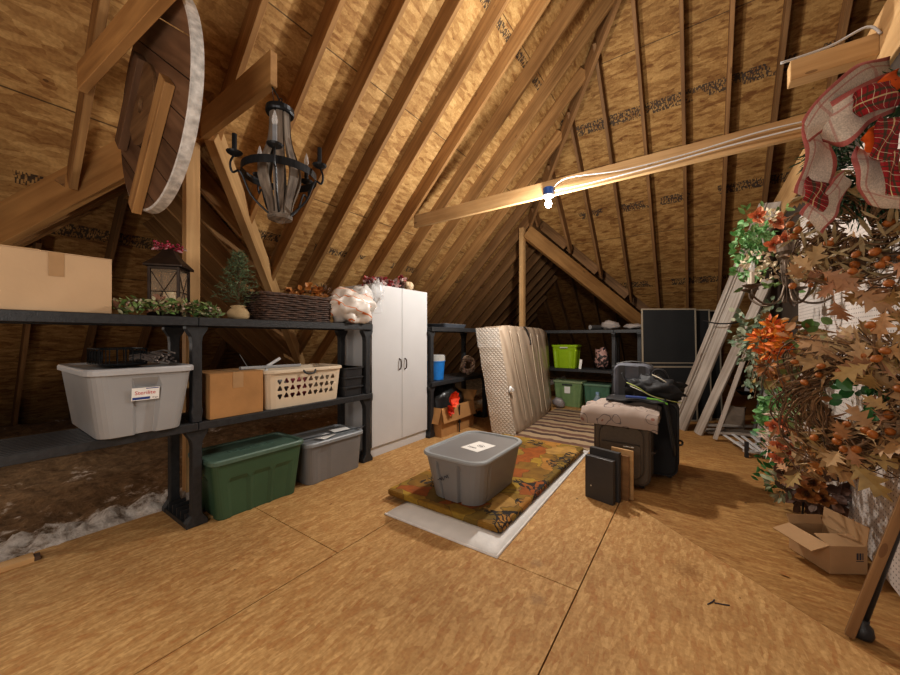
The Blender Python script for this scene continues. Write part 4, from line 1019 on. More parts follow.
# ================================================================ FLOOR COVERINGS
def rug_mat():
    m, nt, N, L, b = new_mat('striped_rug'); tc = N.new('ShaderNodeTexCoord'); o = tc.outputs['Object']
    n = N.new('ShaderNodeTexNoise'); n.inputs['Scale'].default_value = 7; n.inputs['Detail'].default_value = 3; L.new(mapping(N, L, o, scale=(1.4, 1, 1)), n.inputs['Vector'])
    sx = N.new('ShaderNodeSeparateXYZ'); L.new(o, sx.inputs[0])
    zz = math_n(N, L, 'PINGPONG', math_n(N, L, 'MULTIPLY', sx.outputs[0], 3.2), .5)
    y = math_n(N, L, 'ADD', math_n(N, L, 'MULTIPLY', sx.outputs[1], 2.5), math_n(N, L, 'MULTIPLY', zz, .16)); y = math_n(N, L, 'MULTIPLY_ADD', n.outputs['Fac'], .22, y)
    f = math_n(N, L, 'FRACT', y)
    st = ramp(N, L, f, [(.0, (.36, .265, .165)), (.30, (.38, .28, .175)), (.34, (.07, .04, .035)), (.52, (.09, .05, .04)), (.56, (.33, .24, .15)), (.70, (.36, .26, .165)), (.74, (.16, .085, .06)), (.96, (.14, .075, .055)), (1.0, (.36, .265, .165))])
    L.new(st, b.inputs['Base Color']); b.inputs['Roughness'].default_value = .95; return m
t = thing('striped_rug', 'brown and tan striped woven rug on the floor beside the mattress', 'rug', (-1.47, 5.05, .0))
bumpy(MB().loft([ring_rr(1.06, 2.1, .01, 1, 14, .0), ring_rr(1.06, 2.1, .01, 1, 14, .012)]), .006, 4).build('pile', rug_mat(), t)
mb = MB()
for i in range(70): x = -.52+1.04*i/69; mb.tube([(x, -1.05, .008), (x+rnd.uniform(-.008, .008), -1.09, .003)], .003, 4)
mb.build('fringe', plain('tan_fringe', (.42, .31, .2), .9), t)
t = thing('padded_sheet', 'white padded sheet lying on the floor under the autumn leaf mat', 'pad', (0, 0, 0))
mb = MB(); nx, ny = 16, 36; vs = []
P_ = [Vector((-1.79, 1.755, 0)), Vector((-.915, 1.765, 0)), Vector((-.955, 4.0, 0)), Vector((-1.80, 4.0, 0))]
for lv in (0, 1):
    for j in range(ny+1):
        for i in range(nx+1):
            u, v = i/nx, j/ny; p = P_[0].lerp(P_[1], u).lerp(P_[3].lerp(P_[2], u), v)
            ed = min(u, 1-u, v*2.5, (1-v)*2.5); h = .004+(.024+.006*noise.noise(p*12) if lv else 0)*min(1, ed*14)
            vs.append((p.x, p.y, h if lv else .001))
n = (nx+1)*(ny+1); fs = []
for j in range(ny):
    for i in range(nx):
        a = j*(nx+1)+i; fs.append((n+a, n+a+1, n+a+nx+2, n+a+nx+1)); fs.append((a+nx+1, a+nx+2, a+1, a))
rim = [i for i in range(nx+1)]+[(j*(nx+1)+nx) for j in range(1, ny+1)]+[ny*(nx+1)+i for i in range(nx-1, -1, -1)]+[j*(nx+1) for j in range(ny-1, 0, -1)]
for k in range(len(rim)): a, b_ = rim[k], rim[(k+1) % len(rim)]; fs.append((a, b_, n+b_, n+a))
mb.add(vs, fs); mb.build('padding', plain('white_padding', (.70, .68, .66), .6, var=.04, bump=.25, bscale=40), t, smooth=True)
mb = MB().tube([P_[0]+Vector((.006, .006, .008)), P_[1]+Vector((-.006, .006, .008)), P_[2]+Vector((-.006, 0, .008))], .006, 6); mb.build('bound_edge', plain('white_binding', (.78, .76, .74), .5), t)
def leafmat():
    m, nt, N, L, b = new_mat('autumn_leaf_print'); tc = N.new('ShaderNodeTexCoord'); o = tc.outputs['Object']
    n = N.new('ShaderNodeTexNoise'); n.inputs['Scale'].default_value = 5; L.new(o, n.inputs['Vector'])
    add = N.new('ShaderNodeVectorMath'); add.operation = 'MULTIPLY_ADD'; L.new(n.outputs['Color'], add.inputs[0]); add.inputs[1].default_value = (.34, .34, 0); L.new(o, add.inputs[2])
    v = N.new('ShaderNodeTexVoronoi'); v.inputs['Scale'].default_value = 5.2; L.new(add.outputs[0], v.inputs['Vector'])
    sp = N.new('ShaderNodeSeparateColor'); L.new(v.outputs['Color'], sp.inputs['Color'])
    r = N.new('ShaderNodeValToRGB'); r.color_ramp.interpolation = 'CONSTANT'; e = r.color_ramp.elements
    cols = [(.26, .15, .02), (.30, .09, .015), (.36, .23, .03), (.17, .11, .02), (.38, .19, .04), (.29, .19, .03), (.40, .24, .07), (.24, .13, .02)]
    while len(e) < len(cols): e.new(.5)
    for i, c in enumerate(cols): e[i].position = i/len(cols); e[i].color = rgba(c)
    L.new(sp.outputs[0], r.inputs['Fac'])
    v2 = N.new('ShaderNodeTexVoronoi'); v2.feature = 'DISTANCE_TO_EDGE'; v2.inputs['Scale'].default_value = 5.2; L.new(add.outputs[0], v2.inputs['Vector'])
    v3 = N.new('ShaderNodeTexVoronoi'); v3.feature = 'DISTANCE_TO_EDGE'; v3.inputs['Scale'].default_value = 19; L.new(add.outputs[0], v3.inputs['Vector'])
    v4 = N.new('ShaderNodeTexNoise'); v4.inputs['Scale'].default_value = 2.4; L.new(mapping(N, L, o, loc=(3, 1, 0)), v4.inputs['Vector'])
    zone = math_n(N, L, 'GREATER_THAN', v4.outputs['Fac'], .56)
    ln = math_n(N, L, 'MAXIMUM', math_n(N, L, 'MULTIPLY', math_n(N, L, 'LESS_THAN', v2.outputs['Distance'], .016), .5), math_n(N, L, 'MULTIPLY', math_n(N, L, 'LESS_THAN', v3.outputs['Distance'], .12), zone))
    nz = N.new('ShaderNodeTexNoise'); nz.inputs['Scale'].default_value = 14; nz.inputs['Detail'].default_value = 5; L.new(o, nz.inputs['Vector'])
    col = mixc(N, L, .7, r.outputs['Color'], ramp(N, L, nz.outputs['Fac'], [(.3, (.6, .55, .5)), (.7, (1.2, 1.15, 1.0))]), 'MULTIPLY')
    L.new(mixc(N, L, ln, col, (.025, .018, .014)), b.inputs['Base Color']); b.inputs['Roughness'].default_value = .85; return m
t = thing('leaf_print_mat', 'thick mat printed with autumn leaves lying on the white padded sheet', 'mat', (-1.465, 2.91, .032))
mb = MB().loft([ring_rr(.955, 1.93, .02, 2, 10, 0), ring_rr(.965, 1.94, .02, 2, 10, .012), ring_rr(.965, 1.94, .02, 2, 10, .034), ring_rr(.95, 1.925, .02, 2, 10, .042)])
mb.build('mat', leafmat(), t, smooth=False)
mb = MB()
for i in range(26): x = -.47+.94*i/25; mb.tube([(x, .965, .03), (x+rnd.uniform(-.02, .02), .99, .01), (x+rnd.uniform(-.04, .04), 1.0+rnd.uniform(0, .03), .0)], .003, 4)
mb.build('fringe', plain('black_fringe', (.03, .02, .02), .9), t)
# the grey tote on the mat
def fC(s, q, z):
    if z > .86: return 0
    if s in (1, 3):
        if .08 < q < .16 or .74 < q < .86: return -.022
        if .16 <= q <= .74: return .004
    if s in (0, 2) and (q < .06): return -.006
    return 0
MT = .076
t = tote('storage_tote', 'grey plastic tote with a handwritten paper on its lid, standing on the leaf mat', (-1.415, 2.36, MT), 0, .54, .75, .33, .41, .61, plain('mid_grey_plastic', (.23, .225, .225), .4, var=.05, scale=4), plain('blue_grey_smooth_lid', (.33, .35, .365), .38, var=.03), fC, r=.11, k=18, lidh=.022)
pp = MB().box(-.085, .085, -.11, .11, 0, .001).build('paper_label', m_paper, t); pp.location = (.03, .0, .3175); pp.rotation_euler = (0, 0, -.18)
mb = MB().tube([(.03*math.cos(a)+.01, .025*math.sin(a)+.02, .0015) for a in [2*PI*k/20 for k in range(20)]], .0012, 4, close=True)
mb.build('ring_mark', m_ink, pp); scribble(pp, (.01, .02, .0015), (1, 0, 0), (0, 1, 0), .04, .02, 1, 3, r=.0012); scribble(pp, (-.02, -.05, .0015), (1, 0, 0), (0, 1, 0), .08, .03, 2, 5, r=.0012)
scribble(t, (-.05, -.352, .17), (.95, 0, .45), (-.3, 0, 1), .10, .04, 1, 11, 'marker_writing', .0022)

# ================================================================ LUGGAGE
m_case = plain('taupe_nylon', (.125, .098, .072), .75, var=.08, scale=60, bump=.3, bscale=400)
m_case2 = plain('taupe_piping', (.075, .058, .044), .6, var=.05)
m_zip = plain('dark_zip', (.05, .042, .035), .5)
t = thing('suitcase', 'upright taupe soft suitcase under the folded quilt, behind the dark grey slab', 'suitcase', (-.52, 3.36, 0))
w, d, h = .42, .26, .555
def vrr(w_, d_, r_, z0, z1, y): # rounded rect in XZ at depth y
    return [Vector((p.x, y, (z0+z1)/2+p.y)) for p in ring_rr(w_, z1-z0, r_, 6, 4)]
MB().loft([vrr(w-.03, 0, .06, .045, h-.012, -d/2), vrr(w, 0, .075, .03, h, -d/2+.02), vrr(w, 0, .075, .03, h, d/2-.02), vrr(w-.03, 0, .06, .045, h-.012, d/2)]).build('body', m_case, t, smooth=False, bevel=.004)
for y in (-d/2+.02, d/2-.05): MB().tube([p for p in vrr(w+.003, 0, .075, .028, h+.002, y)], .006, 6, close=True).build('piping', m_case2, t, smooth=True)
MB().loft([vrr(w-.10, 0, .09, .08, h-.05, -d/2-.018), vrr(w-.07, 0, .10, .07, h-.035, -d/2-.006), vrr(w-.06, 0, .10, .07, h-.035, -d/2+.002)]).build('front_pocket', m_case, t, bevel=.003)
MB().tube([p for p in vrr(w-.085, 0, .095, .075, h-.042, -d/2-.014)], .004, 5, close=True).build('pocket_piping', m_case2, t)
MB().loft([vrr(w-.13, 0, .03, .10, h-.19, -d/2-.030), vrr(w-.12, 0, .03, .095, h-.185, -d/2-.014)]).build('lower_pocket', m_case, t, bevel=.003)
MB().tube([(-(w-.13)/2, -d/2-.028, h-.192), ((w-.13)/2, -d/2-.028, h-.192)], .005, 5).build('zip', m_zip, t)
MB().box(.02, .10, -d/2-.036, -d/2-.030, h-.222, h-.208).build('maker_plate', plain('silver_plate', (.6, .58, .54), .3, .8), t, bevel=.002)
MB().tube(catmull([(-.06, -d/2-.012, h-.07), (-.03, -d/2-.035, h-.055), (.03, -d/2-.035, h-.055), (.06, -d/2-.012, h-.07)], 4), .007, 6).build('front_handle', m_case2, t)
MB().tube(catmull([(w/2, -.09, .30), (w/2+.03, -.06, .30), (w/2+.03, .06, .30), (w/2, .09, .30)], 4), .008, 6).build('side_handle', m_zip, t)
for x in (-w/2+.06, w/2-.06):
    for y in (-.08, .09): MB().xf(Matrix.Identity(4)).lathe([(.0, -.018), (.024, -.018), (.026, -.012), (.026, .012), (.024, .018), (.0, .018)], 14, caps=False).xf(Matrix.Translation((x, y, .0265)) @ Matrix.Rotation(PI/2, 4, 'Y')).build('wheel', m_black, t)
t = thing('suitcase', 'large black suitcase standing behind the taupe suitcase', 'suitcase', (-.45, 3.74, 0))
w, d, h = .62, .28, .66
MB().loft([vrr(w-.03, 0, .06, .045, h-.012, -d/2), vrr(w, 0, .075, .03, h, -d/2+.02), vrr(w, 0, .075, .03, h, d/2-.02), vrr(w-.03, 0, .06, .045, h-.012, d/2)]).build('body', plain('black_nylon', (.014, .014, .016), .7, bump=.2, bscale=300), t, bevel=.004)
for y in (-d/2+.02, d/2-.05): MB().tube([p for p in vrr(w+.003, 0, .075, .028, h+.002, y)], .006, 6, close=True).build('piping', m_black, t, smooth=True)
MB().tube(catmull([(w/2, -.09, .30), (w/2+.03, -.06, .30), (w/2+.03, .06, .30), (w/2, .09, .30)], 4), .008, 6).build('side_handle', m_zip, t)
for x in (-w/2+.06, w/2-.06):
    for y in (-.08, .09): MB().lathe([(.0, -.018), (.024, -.018), (.026, -.012), (.026, .012), (.024, .018), (.0, .018)], 14, caps=False).xf(Matrix.Translation((x, y, .0265)) @ Matrix.Rotation(PI/2, 4, 'Y')).build('wheel', m_black, t)
# folded quilt on the suitcase
def quilt_print():
    m, nt, N, L, b = new_mat('printed_quilt'); tc = N.new('ShaderNodeTexCoord'); o = tc.outputs['Object']
    n = N.new('ShaderNodeTexNoise'); n.inputs['Scale'].default_value = 6; L.new(o, n.inputs['Vector'])
    add = N.new('ShaderNodeVectorMath'); add.operation = 'MULTIPLY_ADD'; L.new(n.outputs['Color'], add.inputs[0]); add.inputs[1].default_value = (.1, .1, .1); L.new(o, add.inputs[2])
    v = N.new('ShaderNodeTexVoronoi'); v.inputs['Scale'].default_value = 9; L.new(add.outputs[0], v.inputs['Vector'])
    ln = math_n(N, L, 'COMPARE', v.outputs['Distance'], .42, .022)
    f2 = math_n(N, L, 'LESS_THAN', v.outputs['Distance'], .12)
    c = mixc(N, L, f2, (.36, .29, .25), (.27, .13, .10)); L.new(mixc(N, L, math_n(N, L, 'MULTIPLY', ln, .8), c, (.10, .08, .09)), b.inputs['Base Color']); b.inputs['Roughness'].default_value = .9; return m
t = thing('folded_quilt', 'folded cream quilt with a printed pattern lying on the taupe suitcase', 'quilt', (-.53, 3.34, .562))
mb = MB(); nu, nv = 26, 20; vs = []
def qz(x, y, lv):
    e = max(0, abs(x)-.20)/.12; e2 = max(0, -y-.12)/.06
    z = (.012 if lv == 0 else .012+.085*(1-.25*(x/.3)**2)+.045*noise.noise(Vector((x*7, y*9, 1)))+.015*noise.noise(Vector((x*22, y*22, 1))))-.05*e**2*(1 if x > 0 else .35)-.05*e2**2
    return max(z, -.20)
for lv in (0, 1):
    for j in range(nv+1):
        for i in range(nu+1):
            x = -.30+.58*i/nu; y = -.19+.37*j/nv
            vs.append((x+.012*noise.noise(Vector((y*9, lv, 2))), y+.012*noise.noise(Vector((x*9, lv, 5))), qz(x, y, lv)))
n = (nu+1)*(nv+1); fs = []
for j in range(nv):
    for i in range(nu):
        a = j*(nu+1)+i; fs.append((n+a, n+a+1, n+a+nu+2, n+a+nu+1)); fs.append((a+nu+1, a+nu+2, a+1, a))
rim = [i for i in range(nu+1)]+[(j*(nu+1)+nu) for j in range(1, nv+1)]+[nv*(nu+1)+i for i in range(nu-1, -1, -1)]+[j*(nu+1) for j in range(nv-1, 0, -1)]
for k in range(len(rim)): a, b_ = rim[k], rim[(k+1) % len(rim)]; fs.append((a, b_, n+b_, n+a))
mb.add(vs, fs); mb.build('quilt', quilt_print(), t, smooth=True, bevel=.004)
t2 = thing('water_bottle', 'small pale blue plastic bottle lying on the near end of the folded quilt', 'bottle', (-.80, 3.40, .60)) if False else None
# bags on the black suitcase
m_dufg = plain('slate_nylon', (.10, .105, .125), .65, bump=.25, bscale=300)
t = thing('duffel_bag', 'slate grey duffel bag with black straps on top of the black suitcase', 'bag', (-.50, 3.80, .662))
mb = MB().loft([vrr(.30, 0, .05, 0, .31, -.12), vrr(.33, 0, .06, 0, .325, -.08), vrr(.33, 0, .06, 0, .325, .08), vrr(.30, 0, .05, 0, .31, .12)]); bumpy(mb, .008, 8).build('body', m_dufg, t, bevel=.006)
for x in (-.085, .085): MB().obox((x-.028, -.128, .01), (.056, 0, 0), (0, 0, .30), (0, -.005, 0)).build('strap', m_black, t)
MB().tube(catmull([(-.085, -.13, .24), (-.05, -.15, .16), (0, -.155, .13), (.05, -.15, .16), (.085, -.13, .24)], 5), .010, 6).build('handle', m_black, t, smooth=True)
MB().tube(catmull([(-.15, 0, .315), (-.05, .0, .34), (.05, 0, .34), (.15, 0, .315)], 4), .006, 5).build('zip', m_zip, t)
m_bk = plain('black_ripstop', (.018, .018, .020), .6, bump=.3, bscale=200); m_lime = plain('lime_piping', (.40, .46, .10), .5, var=0); m_pale_pipe = plain('pale_piping', (.5, .46, .36), .5, var=0)
t = thing('backpack', 'black backpack with lime and pale piping lying beside the slate duffel bag', 'bag', (-.33, 3.68, .664))
mb = MB().blob((0, 0, .10), .21, 26, 16, .5, 4, (1.05, .70, .58), 3.5); bumpy(mb, .012, 12); mb.v = [(p[0], p[1], max(p[2], .002)) for p in mb.v]; mb.build('body', m_bk, t, smooth=True)
for k, (mt, o_) in enumerate(((m_lime, 0), (m_pale_pipe, .03))):
    pts = catmull([(-.20+o_, -.10, .16-o_), (-.10+o_, -.165, .13-o_), (.0+o_, -.165, .07-o_*.5), (.14, -.12, .03), (.22, -.06, .01)], 5); MB().tube(pts, .004, 5).build('piping', mt, t)
MB().tube(catmull([(.0, -.06, .24), (.10, -.09, .19), (.19, -.07, .10)], 5), .006, 5).build('pale_cord', m_pale_pipe, t)
MB().tube(catmull([(-.02, 0, .20), (.02, -.02, .28), (.09, -.02, .27), (.13, 0, .16)], 5), .012, 6).build('grab_handle', m_black, t)
t = thing('jacket', 'black jacket with a lime zip spread between the quilt and the bags', 'jacket', (-.37, 3.52, .655))
mb = MB(); nu, nv = 24, 14; vs = []
for j in range(nv+1):
    for i in range(nu+1):
        x = -.30+.60*i/nu; y = -.13+.26*j/nv; e = max(0, x-.16)
        vs.append((x-.55*e, y, .03+.018*noise.noise(Vector((x*9, y*9, 4)))-3.0*e+.02*math.cos(x*5)))
mb.add(vs, [(j*(nu+1)+i, j*(nu+1)+i+1, (j+1)*(nu+1)+i+1, (j+1)*(nu+1)+i) for j in range(nv) for i in range(nu)])
o = mb.build('cloth', m_bk, t, smooth=True); so = o.modifiers.new('Solidify', 'SOLIDIFY'); so.thickness = .018
MB().tube([(.02, -.12, .066), (.10, -.115, .062), (.17, -.11, .03)], .008, 6).build('lime_zip', plain('lime_green', (.16, .42, .05), .5, var=0), t)
MB().tube([(-.14, -.125, .068), (-.04, -.125, .070), (.02, -.12, .068)], .012, 6).build('blue_lining', plain('blue_lining', (.03, .06, .22), .7, var=0), t)
# dark slabs and boards in front of the suitcase
m_slab = plain('charcoal_laminate', (.055, .052, .052), .42, var=.06)
t = thing('speaker_cabinet', 'flat dark grey slab standing on the floor in front of the taupe suitcase', 'panel', (-.605, 2.85, 0), math.radians(-14))
MB().box(-.108, .108, -.022, .022, 0, .325).build('slab', m_slab, t, bevel=.004); MB().xf(Matrix.Identity(4)).lathe([(.0, 0), (.006, 0), (.006, .003), (.0, .003)], 10, caps=False).xf(Matrix.Translation((-.06, -.022, .10)) @ Matrix.Rotation(PI/2, 4, 'X')).build('badge', plain('silver_plate', (.6, .58, .54), .3, .8), t)
t.name = 'laminate_slab'
st = MB().box(-.115, .115, -.020, .020, 0, .37).build('laminate_slab', plain('charcoal_cloth', (.05, .047, .047), .8), bevel=.004); st.location = (-.585, 2.925, 0); st.rotation_euler = (0, 0, math.radians(-14)); tag(st, 'taller dark grey slab standing directly behind the flat dark grey slab', 'panel')
for i, (x, y, h_, lab) in enumerate(((-.48, 2.965, .34, 'dark brown board edge standing behind the dark grey slabs'), (-.455, 3.0, .375, 'pale wood board standing nearest the taupe suitcase'))):
    o = stick('wood_board', (x-.10, y+.02, h_/2), (x+.06, y-.01, h_/2), .016, h_, m_raf2 if i == 0 else m_pale, kind=None); tag(o, lab, 'board')
# ================================================================ BACK SHELVING AND WHAT IS ON IT
BX, BY = -2.46, 6.36
shelving('shelving_unit', 'black plastic shelving unit across the far end under the low eave', (BX, BY, 0), -PI/2, 2, 1.36, .44) if False else None
t = thing('shelving_unit', 'black plastic shelving unit across the far end with bins on and under it', 'shelving unit', (-2.40, 6.36, 0))
XS = (0, 1.26, 1.64)
for i in range(3):
    for y in (.04, .40): wood_post(t, XS[i], y, 0, .63, foot=True); wood_post(t, XS[i], y, .68, 1.312)
for (z0, z1) in ((.63, .68), (1.312, 1.368)):
    for i in range(2):
        mb = MB(); x0, x1 = XS[i]-.04*(i == 0)+.002, XS[i+1]+.04*(i == 1)-.002
        mb.box(x0, x1, 0, .44, z0+.008, z1-.004); mb.box(x0, x1, -.004, .02, z0, z1); mb.box(x0, x1, .42, .444, z0, z1)
        for k in range(8): ya = .03+.38*k/8; mb.box(x0+.015, x1-.015, ya, ya+.034, z1-.006, z1)
        mb.build('shelf', m_blk2, t, bevel=.003, seg=1)
fB = lambda s, q, z: (-.010 if (q < .2 or q > .8) and z < .78 else 0)
m_lime = plain('lime_bin_plastic', (.27, .42, .012), .4, var=.05)
t = tote('storage_bin', 'bright lime green open bin on the middle shelf at the far end', (-1.97, 6.55, ZM), 0, .47, .33, .42, .38, .26, m_lime, m_lime, fB, r=.03, lid=False)
MB().box(-.07, .07, -.175, -.168, .36, .385).build('handle', plain('pale_handle', (.5, .5, .42), .5), t, bevel=.003)
o = MB().box(-.022, .022, -.001, .001, 0, .17).build('paper_tag', m_paper); o.location = (-1.70, 6.43, ZM); o.rotation_euler = (0, .12, .2); tag(o, 'white paper tag standing beside the lime green bin', 'tag')
m_sage = plain('sage_plastic', (.20, .30, .14), .42, var=.05); m_sagel = plain('sage_lid', (.26, .33, .19), .42, var=.05)
t = tote('storage_bin', 'sage green lidded bin with a white label on the floor below the lime green bin', (-1.90, 6.53, 0), 0, .53, .36, .46, .43, .29, m_sage, m_sagel, fB, r=.035)
MB().box(-.05, .05, -.172, -.166, .24, .36).build('paper_label', m_paper, t)
MB().box(-.09, .09, -.182, -.172, .385, .405).build('handle_slot', m_ink, t)
t = tote('storage_bin', 'blue green lidded bin on the floor beside the sage green bin', (-1.42, 6.58, 0), 0, .46, .36, .43, .38, .29, plain('teal_plastic', (.085, .185, .125), .42, var=.05), plain('teal_lid', (.14, .24, .17), .42, var=.05), fB, r=.035)
t2 = thing('plastic_jug', 'clear plastic jug with a pale blue cap in front of the blue green bin', 'jug', (-1.36, 6.22, 0))
MB().lathe([(.0, 0), (.06, .0), (.065, .02), (.065, .20), (.03, .26), (.025, .29), (.0, .29)], 16, caps=False).build('body', plain('hazy_plastic', (.35, .45, .55), .25, alpha=.7), t2, smooth=True)
MB().lathe([(.0, .29), (.03, .29), (.03, .325), (.0, .325)], 12, caps=False).build('cap', plain('pale_blue_cap', (.3, .45, .65), .4), t2)
t2 = thing('fabric_roll', 'pink and black patterned fabric roll standing on the far middle shelf', 'fabric roll', (-1.36, 6.56, ZM))
def patt():
    m, nt, N, L, b = new_mat('pink_black_pattern'); tc = N.new('ShaderNodeTexCoord'); v = N.new('ShaderNodeTexVoronoi'); v.inputs['Scale'].default_value = 22; L.new(tc.outputs['Object'], v.inputs['Vector'])
    sp = N.new('ShaderNodeSeparateColor'); L.new(v.outputs['Color'], sp.inputs['Color']); L.new(ramp(N, L, sp.outputs[0], [(.45, (.04, .03, .03)), (.5, (.42, .25, .22))]), b.inputs['Base Color']); return m
mb = MB().blob((0, 0, .19), .19, 16, 12, .3, 6, (.62, .5, 1.0)); mb.v = [(p[0], p[1], max(0.001, p[2])) for p in mb.v]; bumpy(mb, .015, 16).build('cloth', patt(), t2, smooth=True)
MB().tube([(-.06, -.07, .02), (0, -.08, .20), (.02, -.02, .38)], .008, 5).build('tie', m_black, t2)
t2 = thing('paper_roll', 'dark paper roll with a pale end lying on the far top shelf', 'roll', (-1.50, 6.50, ZT))
MB().tube([(-.02, -.08, .045), (.16, .12, .045)], .042, 14).build('roll', plain('dark_paper', (.05, .045, .045), .8), t2); MB().tube([(-.026, -.087, .045), (-.02, -.08, .045)], .040, 14).build('end', m_silver, t2)
for i, (x, s_, lab) in enumerate(((-1.23, .12, 'crumpled white cloth bundle on the far top shelf beside the dark roll'), (-.86, .13, 'flat grey white cloth bundle at the end of the far top shelf'))):
    mb = MB().blob((x, 6.55, ZT+.05+.03*(1-i)), s_, 18, 10, .4, 4+i, (1.2, .9, .62 if i == 0 else .35)); bumpy(mb, .02, 14, i); mb.v = [(p[0], p[1], max(ZT+.001, p[2])) for p in mb.v]; tag(mb.build('cloth_bundle', plain('grey_white_cloth', (.33, .29, .27), .9), smooth=True), lab, 'cloth')
mb = MB().blob((-2.0, 6.2, .09), .10, 14, 8, .4, 4, (1, .8, .9)); bumpy(mb, .02, 16); mb.v = [(p[0], p[1], max(.001, p[2])) for p in mb.v]
tag(mb.build('plastic_bag', plain('hazy_grey_film', (.30, .27, .27), .3), smooth=True), 'small hazy plastic bag on the floor beside the sage green bin', 'plastic bag')

# ================================================================ WINDOW SCREENS
m_alu = plain('cream_aluminium', (.36, .31, .24), .45, .2, var=.05); m_mesh = plain('dark_screen_mesh', (.020, .021, .022), .75, var=.15, scale=3)
def screen(label, p0, wdt, z1, zmid, yaw, lean, frame=.022):
    t = thing('window_screen', label, 'screen', p0, yaw); t.rotation_euler = (-lean, 0, yaw)
    mb = MB()
    mb.box(0, frame, -.008, .008, 0, z1); mb.box(wdt-frame, wdt, -.008, .008, 0, z1); mb.box(frame, wdt-frame, -.008, .008, z1-frame, z1); mb.box(frame, wdt-frame, -.008, .008, 0, frame)
    if zmid: mb.box(frame, wdt-frame, -.008, .008, zmid-.012, zmid+.012); mb.box(frame, wdt-frame, -.008, .008, zmid+.05, zmid+.066)
    mb.build('frame', m_alu, t, bevel=.002)
    MB().box(frame, wdt-frame, -.001, .001, frame, z1-frame).build('mesh', m_mesh, t)
    return t
screen('tall dark mesh screen in a cream frame leaning in front of the far shelving', (-.66, 5.93, 0), .80, 1.67, .80, math.radians(33), .03)
screen('second dark mesh screen, standing behind the tall one with its cream edge showing', (-.49, 6.10, 0), .80, 1.66, 0, math.radians(33), .03, .02)
screen('third dark mesh screen, rearmost of the leaning screens', (-.36, 6.26, 0), .80, 1.65, 0, math.radians(33), .03, .02)

# ================================================================ LEANING PLANKS
m_plank = lumber('weathered_white_plank', (.30, .27, .24), (.50, .46, .42), grain=1.2)
def plank(name, label, p0, p1, w, th, face, lips=()):
    t = thing(name, label, 'plank', p0); p0, p1 = Vector(p0), Vector(p1); ln = (p1-p0).length
    o = MB().box(0, ln, -w/2, w/2, -th, 0).build('board', m_plank, t, bevel=.003)
    M = frame_M((0, 0, 0), p1-p0, face); o.matrix_local = M
    for a, b_ in lips:
        q = MB().box(0, ln, a, b_, .0, .02).build('edge_strip', m_plank, t, bevel=.003); q.matrix_local = M
    return t
fc = (-.75, -.65, .25)
plank('leaning_plank', 'wide weathered white panel leaning across to the header beside the screens', tuple(at(677, 428, Z=.0)), tuple(at(677, 428, Z=0).lerp(at(750, 252, D=4.25), 1.24)), .27, .03, fc, ((.07, .135), (.03, .042)))
plank('leaning_plank', 'narrower weathered white plank leaning in front of the wide white panel', tuple(at(697, 434, Z=.0)), tuple(at(697, 434, Z=0).lerp(at(742, 335, D=4.2), 1.5)), .13, .025, fc)
st = stick('wooden_pole', (.175, 5.28, .02), (.47, 5.22, 1.12), .045, .04, m_plank, up=(0, 1, 0), kind=None); tag(st, 'thin pale square stick leaning beside the narrower white plank', 'stick')
MB_ = None
t = thing('wire_tie', 'black wire tied round the wide white panel', 'wire', tuple(at(722, 322, D=4.4)))
MB().tube(catmull([(-.19, -.03, .02), (-.05, -.09, -.02), (.10, -.08, -.02), (.17, -.02, 0)], 5), .008, 5).build('wire', m_iron, t)
for i, (a, b_, z, lab) in enumerate((((.02, 5.72), (.62, 5.92), .02, 'grey board offcut lying lowest on the floor under the leaning planks'), ((.06, 5.86), (.60, 6.06), .06, 'grey board offcut lying across the lowest offcut under the planks'), ((.10, 5.62), (.60, 5.70), .022, 'short grey board offcut lying closest to the thin stick'))):
    o = stick('board_offcut', (a[0], a[1], z), (b_[0], b_[1], z+.015), .09, .025, m_plank, kind=None); tag(o, lab, 'offcut')
t = thing('slatted_rack', 'broken white slatted rack lying on the floor at the foot of the wall', 'rack', (.50, 5.05, 0), math.radians(12))
for k in range(5):
    o = stick('slat', (0, 0, 0), (.0, .62, 0), .035, .012, m_white, kind=None); o.parent = t; o.matrix_world = Matrix.Identity(4); o.matrix_local = frame_M((-.12+.06*k, -.30, .06+.012*(k % 2)), (0.05*(k-2), 1, .03), (0, 0, 1))
for y in (-.2, .12): MB().box(-.14, .14, y, y+.04, .025, .05).build('rail', m_white, t)
MB().box(-.16, -.13, -.30, -.27, 0, .16).build('bracket', m_black, t)
t = thing('paper_bag', 'small crumpled tan paper bag on the floor behind the thin stick', 'paper bag', (.40, 6.05, .0))
mb = MB().loft([ring_rr(.20, .14, .02, 2, 3, 0), ring_rr(.22, .15, .02, 2, 3, .2), ring_rr(.24, .12, .02, 2, 3, .32)]); bumpy(mb, .02, 9).build('bag', plain('tan_paper', (.22, .17, .13), .85), t)
# grey boards standing against the far end of the right wall
for k, (y, w_, tone) in enumerate(((4.78, .20, .30), (5.02, .16, .15), (5.24, .22, .40), (5.52, .10, .16), (5.66, .12, .12), (5.84, .10, .15))):
    o = MB().obox((.555+.02*(k % 2), y, .006), (.018, 0, .003), (0, w_, 0), (.17, 0, 1.25+.07*(k % 3))).build('standing_board', plain('grey_board_%d' % k, (tone, tone*.92, tone*.88), .7, var=.15, scale=8), bevel=.003)
    tag(o, ('light grey', 'dark grey', 'pale grey', 'narrow dark', 'narrow black', 'narrow grey')[k]+' board leaning on the wall, '+('beside the pegboard', 'second from the pegboard', 'third from the pegboard', 'fourth from the pegboard', 'fifth from the pegboard', 'furthest from the pegboard')[k], 'board', 'boards standing against the wall')

